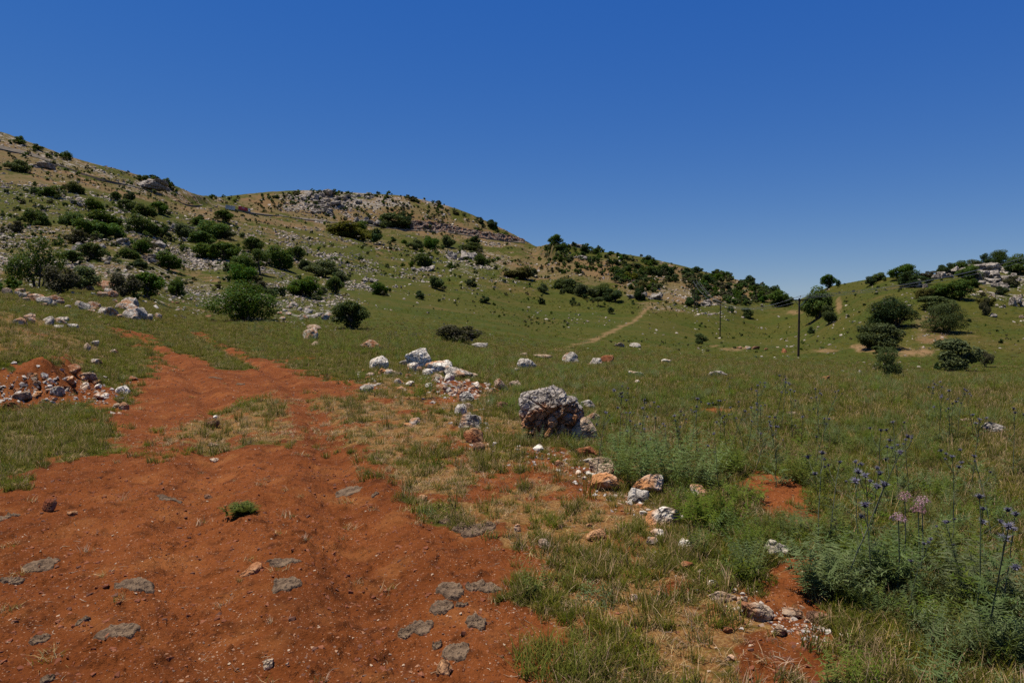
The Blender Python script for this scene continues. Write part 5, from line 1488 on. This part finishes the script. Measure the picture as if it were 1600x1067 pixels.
for t in [
 (1313,736,.72,'thistle with the largest violet head, tallest beside the bare path',0,1.5),(1366,738,.70,'thistle with a violet star head next to the largest one',1,1.4),
 (1281,708,.68,'thistle with a dark round head above the bare path',2,1.1),(1297,718,.62,'thistle with a half-open head between the dark round and the largest one',3,1.0),
 (1345,722,.62,'slim thistle with a small head behind the violet star head',4,1.0),(1358,682,.75,'tall thistle with a cluster of heads behind the violet star head',5,1.2),
 (1368,668,.70,'thistle with a small dark head beyond the cluster-headed one',6,1.0),(1552,768,.74,'large violet thistle nearest the picture edge',0,1.5),
 (1530,772,.68,'grey-headed thistle paired with the large violet one near the edge',2,1.1),(1568,792,.62,'pale silvery thistle below the large violet one',3,1.2),
 (1510,816,.50,'short thistle with a dark bud in front of the edge pair',4,1.0),(1418,830,.46,'short thistle rising under the pink wild garlic',6,1.0),
 (1493,712,.62,'thistle with a small grey head in the straw patch',1,1.0),(1555,713,.60,'thistle with a small head above the large violet one',5,1.0),
 (968,612,.72,'blue thistle with three heads just past the boulder',1,1.2),(978,640,.55,'small thistle under the three-headed one by the boulder',4,1.0),
 (1003,620,.66,'dark blue thistle in the feathery clump behind the rust slab',0,1.1),(1027,624,.62,'slim thistle behind the feathery clump',6,.9),
 (1076,621,.70,'tall dark thistle at the middle of the feathery clump',2,1.2),(1090,634,.62,'side thistle leaning from the tall dark one',3,1.0),
 (1069,656,.58,'pale thistle in front of the tall dark one',5,1.1),(1124,624,.66,'tall thin thistle at the far side of the feathery clump',4,1.0),
 (1125,676,.56,'blue thistle low at the side of the feathery clump',0,1.1),(1166,626,.64,'straight thistle alone on the meadow past the clump',6,.9),
 (1143,650,.56,'thistle with a bent stem beside the straight one',1,.9),(1053,660,.55,'silvery thistle in the thick of the clump',3,1.0),
 (981,655,.55,'thin thistle between boulder and clump',2,.9),(1015,670,.50,'low thistle in the shade of the clump',5,.9),
 (1186,600,.75,'leafy tall thistle in a meadow stand, first of it',3,1.0),(1212,595,.72,'bunched thistle in the middle of the meadow stand',5,1.0),
 (1222,592,.74,'tallest thistle of the meadow stand',1,1.0),(1240,608,.66,'thistle closing the meadow stand',2,1.0),(1190,625,.60,'small thistle before the meadow stand',4,.9),
 (1216,648,.58,'thistle with a single blue head below the meadow stand',0,1.0),(1271,648,.62,'long-stemmed thistle leaning in the meadow',6,1.0),
 (1485,608,.72,'thistle with a violet bunch in the meadow under the round olive tree',0,1.2),(1467,611,.68,'thistle beside the violet bunch, further from the tree',2,1.0),
 (1497,606,.70,'thistle with two small heads behind the violet bunch',4,1.0),(1490,628,.56,'low thistle under the violet bunch',5,1.0),
 (1586,636,.70,'silvery thistle by the rounded grey rock',3,1.2),(1407,657,.66,'long thin thistle in the open meadow',6,.9),(1424,682,.55,'short thistle near the long thin one',1,.9),
 (1280,605,.62,'thistle by the white rock in the meadow',2,.9),(1290,602,.64,'second thistle by the white rock in the meadow',4,.9),
]: thistle(*t[:5], hs=t[5])
for i in range(12): thistle(random.uniform(600, 730), random.uniform(503, 522), random.uniform(.65, .9), 'thistle standing dark above the herbs behind the white rock row', None, 'thistles behind the white rock row')
for i in range(16): thistle(random.uniform(930, 1590), random.uniform(585, 660), random.uniform(.5, .68), 'small thistle scattered far out in the open meadow', None, 'small thistles far out in the meadow')
for i in range(9): thistle(random.uniform(380, 420), random.uniform(492, 505), random.uniform(.7, .95), 'white-topped weed before the big bright bush', None, 'weeds before the big bright bush')

# large feathery clumps
def herb(px, py, w, h, mat, label, seed, n=70):
    p = at(px, py); s = p.y / F; W, H = w * s, h * s
    me = tuft_mesh('herb_clump', [G, GO, ST_], (0, n, H * .9, W * .42, .0032, .7, seed), (1, n // 4, H, W * .42, .0028, .8, seed + 1)) if mat == 'grass' else frond_clump('herb_clump', M[mat], int(n * .62), H * 1.15, W * .46, .06, seed, .45, 12)
    o = link('herb_clump', me, None, (p.x, p.y + W * .3, p.z)); tag(o, label, 'plant', 'feathery herb clumps')
for i, t in enumerate([
 (1010,762,130,95,'herb_blue','blue-green feathery clump behind the long pale slab',150),(1085,768,110,90,'herb_blue','feathery clump spreading from the blue-green one towards the path',130),
 (1140,745,60,60,'herb','green clump at the side of the bare red path',60),(1120,830,110,62,'herb','leafy clump over the hidden grey stone',110),
 (1305,945,80,95,'herb_blue','dark feathery clump at the foot of the tall thistles',110),(1390,930,110,90,'herb_blue','wide feathery clump under the pink wild garlic',120),
 (1270,760,90,60,'herb','bright feathery clump beside the bare path bend',90),(1560,960,130,110,'herb_blue','feathery clump at the picture edge under the violet thistle',130),
 (1490,900,110,80,'herb','green feathery clump between the wide one and the edge one',100),(1590,1050,90,90,'herb_blue','spiky clump in the bottom corner',90),
 (880,1070,190,62,'grass','green grassy clump at the bottom beside the track',420),(372,806,44,20,'herb','lone green weed on the bare red track',60),
 (690,560,70,40,'herb','pale green clump behind the white rock row',80),(640,548,70,36,'herb_blue','clump above the white rock row',80),(560,548,80,36,'herb','herb clump between the grey rock and the white row',80),
 (460,535,80,34,'herb','yellow-green herb mass at the track end',90),(740,575,60,34,'herb','leafy clump before the flat rock of the white row',70),(655,625,44,44,'herb','dark clump in the thin grass under the white row',60),
 (1170,790,60,40,'herb','low leafy sprig at the bare red path',40)]):
    herb(*t[:6], seed=1000 + i, n=t[6])

# pink wild garlic
def umbel(seed):
    g = np.random.default_rng(seed); V, T = [], []
    for i in range(70):
        d = g.normal(size=3); d[2] = abs(d[2]) * .9 + .05; d /= np.linalg.norm(d); e = d * .042 * g.uniform(.8, 1.1)
        for q in range(4):
            u = np.cross(d, g.normal(size=3)); u /= np.linalg.norm(u); k = len(V); V += [e, e + u * .007 + d * .004, e + np.cross(d, u) * .004 + u * .006 + d * .002]; T.append([k, k + 1, k + 2])
        s = np.cross(d, [0, 0, 1.]); k = len(V); V += [np.zeros(3), s * .0012, e]; T.append([k, k + 1, k + 2])
    return mesh_np('flower_head', np.array(V), np.array(T), [M['pink']])
UMB = [umbel(i) for i in range(2)]
for i, (px, py, H, lb) in enumerate([(1414,772,.5,'pink wild garlic head nearest the violet star thistle'),(1404,806,.48,'widest pink wild garlic head, lowest of the pink ones'),(1441,779,.5,'deep pink wild garlic head in the rear'),(1435,792,.46,'small pale pink wild garlic head in the middle')]):
    p = by_top(px, py, H)
    o = link('wild_garlic', None, None, p); v, f, m = merge(tubes([([(0, 0, -.03), (.01, 0, H * .5), (0, 0, H - .03)], [.004, .0035, .003], 5)]))
    link('stem', mesh_np('stem', v, f, [M['thistle_stem']], m), o); link('flower_head', UMB[i % 2], o, (0, 0, H - .03)); tag(o, lb, 'flower', 'pink wild garlic in the meadow')

# ------------------------------------------------------------------ mountain road with its cutting, wall and truck
MP = [at(*p) for p in MOUNTAIN_PX]
def along(P, n):
    P = np.array([tuple(v) for v in P]); d = np.concatenate([[0], np.cumsum(np.linalg.norm(np.diff(P, axis=0), axis=1))]); t = np.linspace(0, d[-1], n)
    Q = np.stack([pchip(d, P[:, i], t) for i in range(3)], 1); return Q
RD = along(MP, 260); RD[:, 2] = height(RD[:, 0], RD[:, 1]); 
k_ = np.ones(15) / 15; RD[:, 2] = np.convolve(np.pad(RD[:, 2], 7, 'edge'), k_, 'valid')
out = RD[:, :2] / np.linalg.norm(RD[:, :2], axis=1)[:, None]
def offs(d, dz): return np.column_stack([RD[:, :2] + out * d, RD[:, 2] + dz])
inn = offs(6, 0); inn[:, 2] = np.maximum(RD[:, 2] + .9, height(inn[:, 0], inn[:, 1]) + .25)
rows = [offs(-.3, -1.2), offs(0, .75), offs(.4, .75), inn]
Vr = np.stack(rows, 1).reshape(-1, 3); i = np.arange(len(RD) - 1)[:, None] * 4; j = np.arange(3)[None]
tag(link('mountain_road', mesh_np('mountain_road', Vr, np.stack([i + j, i + j + 4, i + j + 5, i + j + 1], -1).reshape(-1, 4), [M['asphalt']])), kind='structure')
# rock face where the road is cut into the hill
px_ = project(RD[:, 0], RD[:, 1], RD[:, 2])[0]
sel = RD[(px_ > 632) & (px_ < 838)]; pxs = px_[(px_ > 632) & (px_ < 838)]
fine = along([tuple(v) for v in sel], 220); fx = np.interp(np.linspace(0, 1, 220), np.linspace(0, 1, len(pxs)), pxs)
hh = np.interp(fx, [632, 645, 680, 720, 760, 800, 838], [5, 19, 17, 13, 12, 12, 3]) / F * fine[:, 1]
nu = 16; d2 = fine[:, :2] / np.linalg.norm(fine[:, :2], axis=1)[:, None]
tt = np.linspace(0, 1, nu)
Pc = np.zeros((220, nu, 3))
for a, t in enumerate(tt):
    Pc[:, a, :2] = fine[:, :2] + d2 * (6 + 5 * t)
    Pc[:, a, 2] = fine[:, 2] + .6 + hh * t
nf = fbm3(Pc.reshape(-1, 3), .28, 4, 31, .6, True).reshape(220, nu)
Pc[:, :, :2] -= d2[:, None, :] * (2.6 * nf)[:, :, None]; Pc[:, :, 2] += 1.1 * fbm3(Pc.reshape(-1, 3), .2, 3, 37).reshape(220, nu) * tt[None]
i = np.arange(219)[:, None] * nu; j = np.arange(nu - 1)[None]
q1 = np.stack([i + j, i + j + 1, i + nu + j + 1, i + nu + j], -1).reshape(-1, 4)
top = np.concatenate([Pc[:, -1], np.column_stack([Pc[:, -1, :2] + d2 * 16, np.zeros(220)])]); top[220:, 2] = height(top[220:, 0], top[220:, 1]) - .5
k = np.arange(219); q2 = 220 * nu + np.stack([k, k + 220, k + 221, k + 1], -1)
tag(link('rock_cutting', mesh_np('rock_cutting', np.concatenate([Pc.reshape(-1, 3), top]), np.concatenate([q1, q2]), [M['cut']])), kind='structure')

def road_pt(px):
    k = int(np.argmin(np.abs(px_ - px))); return RD[k], k
def mesh_boxes(name, boxes, mats, bev=.0):
    v, f, mi = merge([(b[0], b[1], b[2]) for b in boxes]); me = mesh_np(name, v, f, mats, mi)
    return bevel(me, bev) if bev else me
a_, ka = road_pt(371.5); b_, kb = road_pt(393)
base = (a_ + b_) / 2; dv = b_ - a_; L3 = np.linalg.norm(dv); yaw = math.atan2(dv[1], dv[0]); pitch = math.atan2(dv[2], math.hypot(dv[0], dv[1]))
rad = base[:2] / np.linalg.norm(base[:2])
tr = link('truck', None, None, (base[0] + rad[0] * 2.2, base[1] + rad[1] * 2.2, base[2] + .8))
tr.rotation_euler = Euler((0, -pitch, yaw)); sc_ = L3 / 15.0; tr.scale = (sc_, sc_, sc_ * 1.0)
hS = (5.0 / F * base[1]) / (2.7 * sc_)         # body height as the photograph shows it
def tb(name, boxes, mats, par, bev=.04): return link(name, mesh_boxes(name, boxes, mats, bev), par)
ct = tb('cargo_container', [box((-1.9, 0, 1.0 + 1.35 * hS), (11.0, 2.5, 2.7 * hS))] + [box((-7.0 + .6 * i, -1.27, 1.0 + 1.35 * hS), (.22, .06, 2.4 * hS)) for i in range(18)], [M['red']], tr)
tb('white_marking', [box((-1.9 + dx, -1.33, 1.0 + 1.6 * hS), (w_, .04, .42 * hS)) for dx, w_ in ((-1.1, .9), (.1, .7), (1.2, 1.1))], [M['white']], ct, .01)
tb('chassis', [box((0, 0, .78), (14.6, 1.1, .35)), box((-4.5, 0, .55), (4.0, 2.3, .25))], [M['black']], tr)
cb = tb('cab', [box((5.6, 0, 1.0 + 1.2 * hS), (2.3, 2.45, 2.4 * hS), 0, 0, .93), box((4.5, 0, 1.0 + 2.1 * hS), (.5, 2.2, .9 * hS))], [M['white']], tr, .08)
tb('windscreen', [box((6.70, 0, 1.1 + 1.65 * hS), (.10, 2.0, .85 * hS))], [M['window']], cb, .01)
tb('side_window', [box((5.7, -1.21, 1.1 + 1.65 * hS), (1.0, .08, .75 * hS))], [M['window']], cb, .01)
for x in (5.4, 1.8, -3.6, -4.9, -6.2):
    for y in (-1.05, 1.05):
        v, f, m = merge(tubes([([(x, y - .16, .5), (x, y + .16, .5)], [.5, .5], 16)])); wh = link('wheel', mesh_np('wheel', v, f, [M['black']], m), tr)
        v, f, m = merge(tubes([([(x, y - .18, .5), (x, y + .18, .5)], [.24, .24], 10)])); link('rim', mesh_np('rim', v, f, [M['steel']], m), wh)
tag(tr, 'red container lorry with white cab driving on the mountain road', 'truck')
a_, _ = road_pt(353.5); b_, _ = road_pt(368); base = (a_ + b_) / 2; dv = b_ - a_; Lw = np.linalg.norm(dv); yaw = math.atan2(dv[1], dv[0]); pit = math.atan2(dv[2], math.hypot(dv[0], dv[1]))
Hw = 3.4 / F * base[1]
wl = link('roadside_wall', mesh_boxes('roadside_wall', [box((0, 0, Hw / 2 - .6), (Lw, .5, Hw + 1.2)), box((0, 0, Hw + .12), (Lw + .2, .8, .24))], [M['wallgrey']], .05), None, (base[0] - .2 * rad[0], base[1] - .2 * rad[1], base[2] + 1.0))
wl.rotation_euler = Euler((0, -pit, yaw)); tag(wl, 'low pale grey wall along the mountain road behind the red lorry', 'wall')

# ------------------------------------------------------------------ utility poles and their wires
TIPS = {}
def pole(px, py, top, arm, yaw, label, key, twin=0.0, thick=.15):
    p = at(px, py); H = (EYE + ray(px, top)[1] * p.y) - p.z
    o = link('utility_pole', None, None, p); o.rotation_euler = (0, 0, yaw)
    for dx in ((-twin / 2, twin / 2) if twin else (0,)):
        v, f, m = merge(tubes([([(dx, 0, -.5), (dx, 0, H * .5), (dx, 0, H)], [thick, thick * .88, thick * .72], 14)])); link('post', mesh_np('post', v, f, [M['pole']], m, True), o)
    z = H - .28
    link('crossarm', mesh_boxes('crossarm', [box((0, -thick - .03, z), (arm, .12, .16))], [M['pole']], .015), o)
    for s in (-1, 1):
        v, f, m = merge(tubes([([(s * arm * .34, -thick - .03, z - .05), (s * .10, -thick * .9, z - .85)], [.035, .035], 6)])); link('brace', mesh_np('brace', v, f, [M['steel']], m), o)
    tips = []
    for q in (-.46, 0.0, .46):
        x = q * arm; zz = z + (.10 if q else .42)
        v, f, m = merge(tubes([([(x, -thick - .03, zz - .04), (x, -thick - .03, zz + .08), (x, -thick - .03, zz + .12), (x, -thick - .03, zz + .18), (x, -thick - .03, zz + .24)], [.02, .03, .075, .06, .03], 10)]))
        link('insulator', mesh_np('insulator', v, f, [M['glass']], m, True), o)
        c, s_ = math.cos(yaw), math.sin(yaw); yv = -thick - .03
        tips.append(Vector((p.x + c * x - s_ * yv, p.y + s_ * x + c * yv, p.z + zz + .22)))
    TIPS[key] = tips; tag(o, label, 'utility pole', 'utility poles across the field'); return o
pole(1247.5, 557, 466, 2.7, .30, 'tallest dark utility pole with a crossarm near the large dark oak', 'a', 0, .17)
pole(1125, 526, 474, 2.6, .45, 'thinner utility pole farther off in the grassy field', 'b')
pole(1087, 483.5, 440, 2.8, .5, 'twin-legged utility pole before the wooded slope', 'c', .95, .13)
pole(1760, 470, 345, 2.7, -.2, 'utility pole on the stony end of the grassy hill, out past the crowning oak', 'd')
def wire(a, b, sag, label, group):
    pts = [(a.lerp(b, t) - Vector((0, 0, sag * 4 * t * (1 - t)))) for t in np.linspace(0, 1, 25)]
    v, f, m = merge(tubes([([tuple(q - a) for q in pts], .022, 5)]))
    o = link('power_line', mesh_np('power_line', v, f, [M['steel']], m, True), None, a); tag(o, label, 'wire', group)
for x, y, sg, lb in (('a', 'd', 2.6, 'wire sagging from the tallest pole across the grassy hill'), ('b', 'a', 1.6, 'wire between the tallest pole and the thinner pole'), ('c', 'b', 1.2, 'wire between the thinner pole and the twin-legged pole')):
    for k in range(3): wire(TIPS[x][k], TIPS[y][k], sg, lb, lb.replace('wire', 'wires', 1))
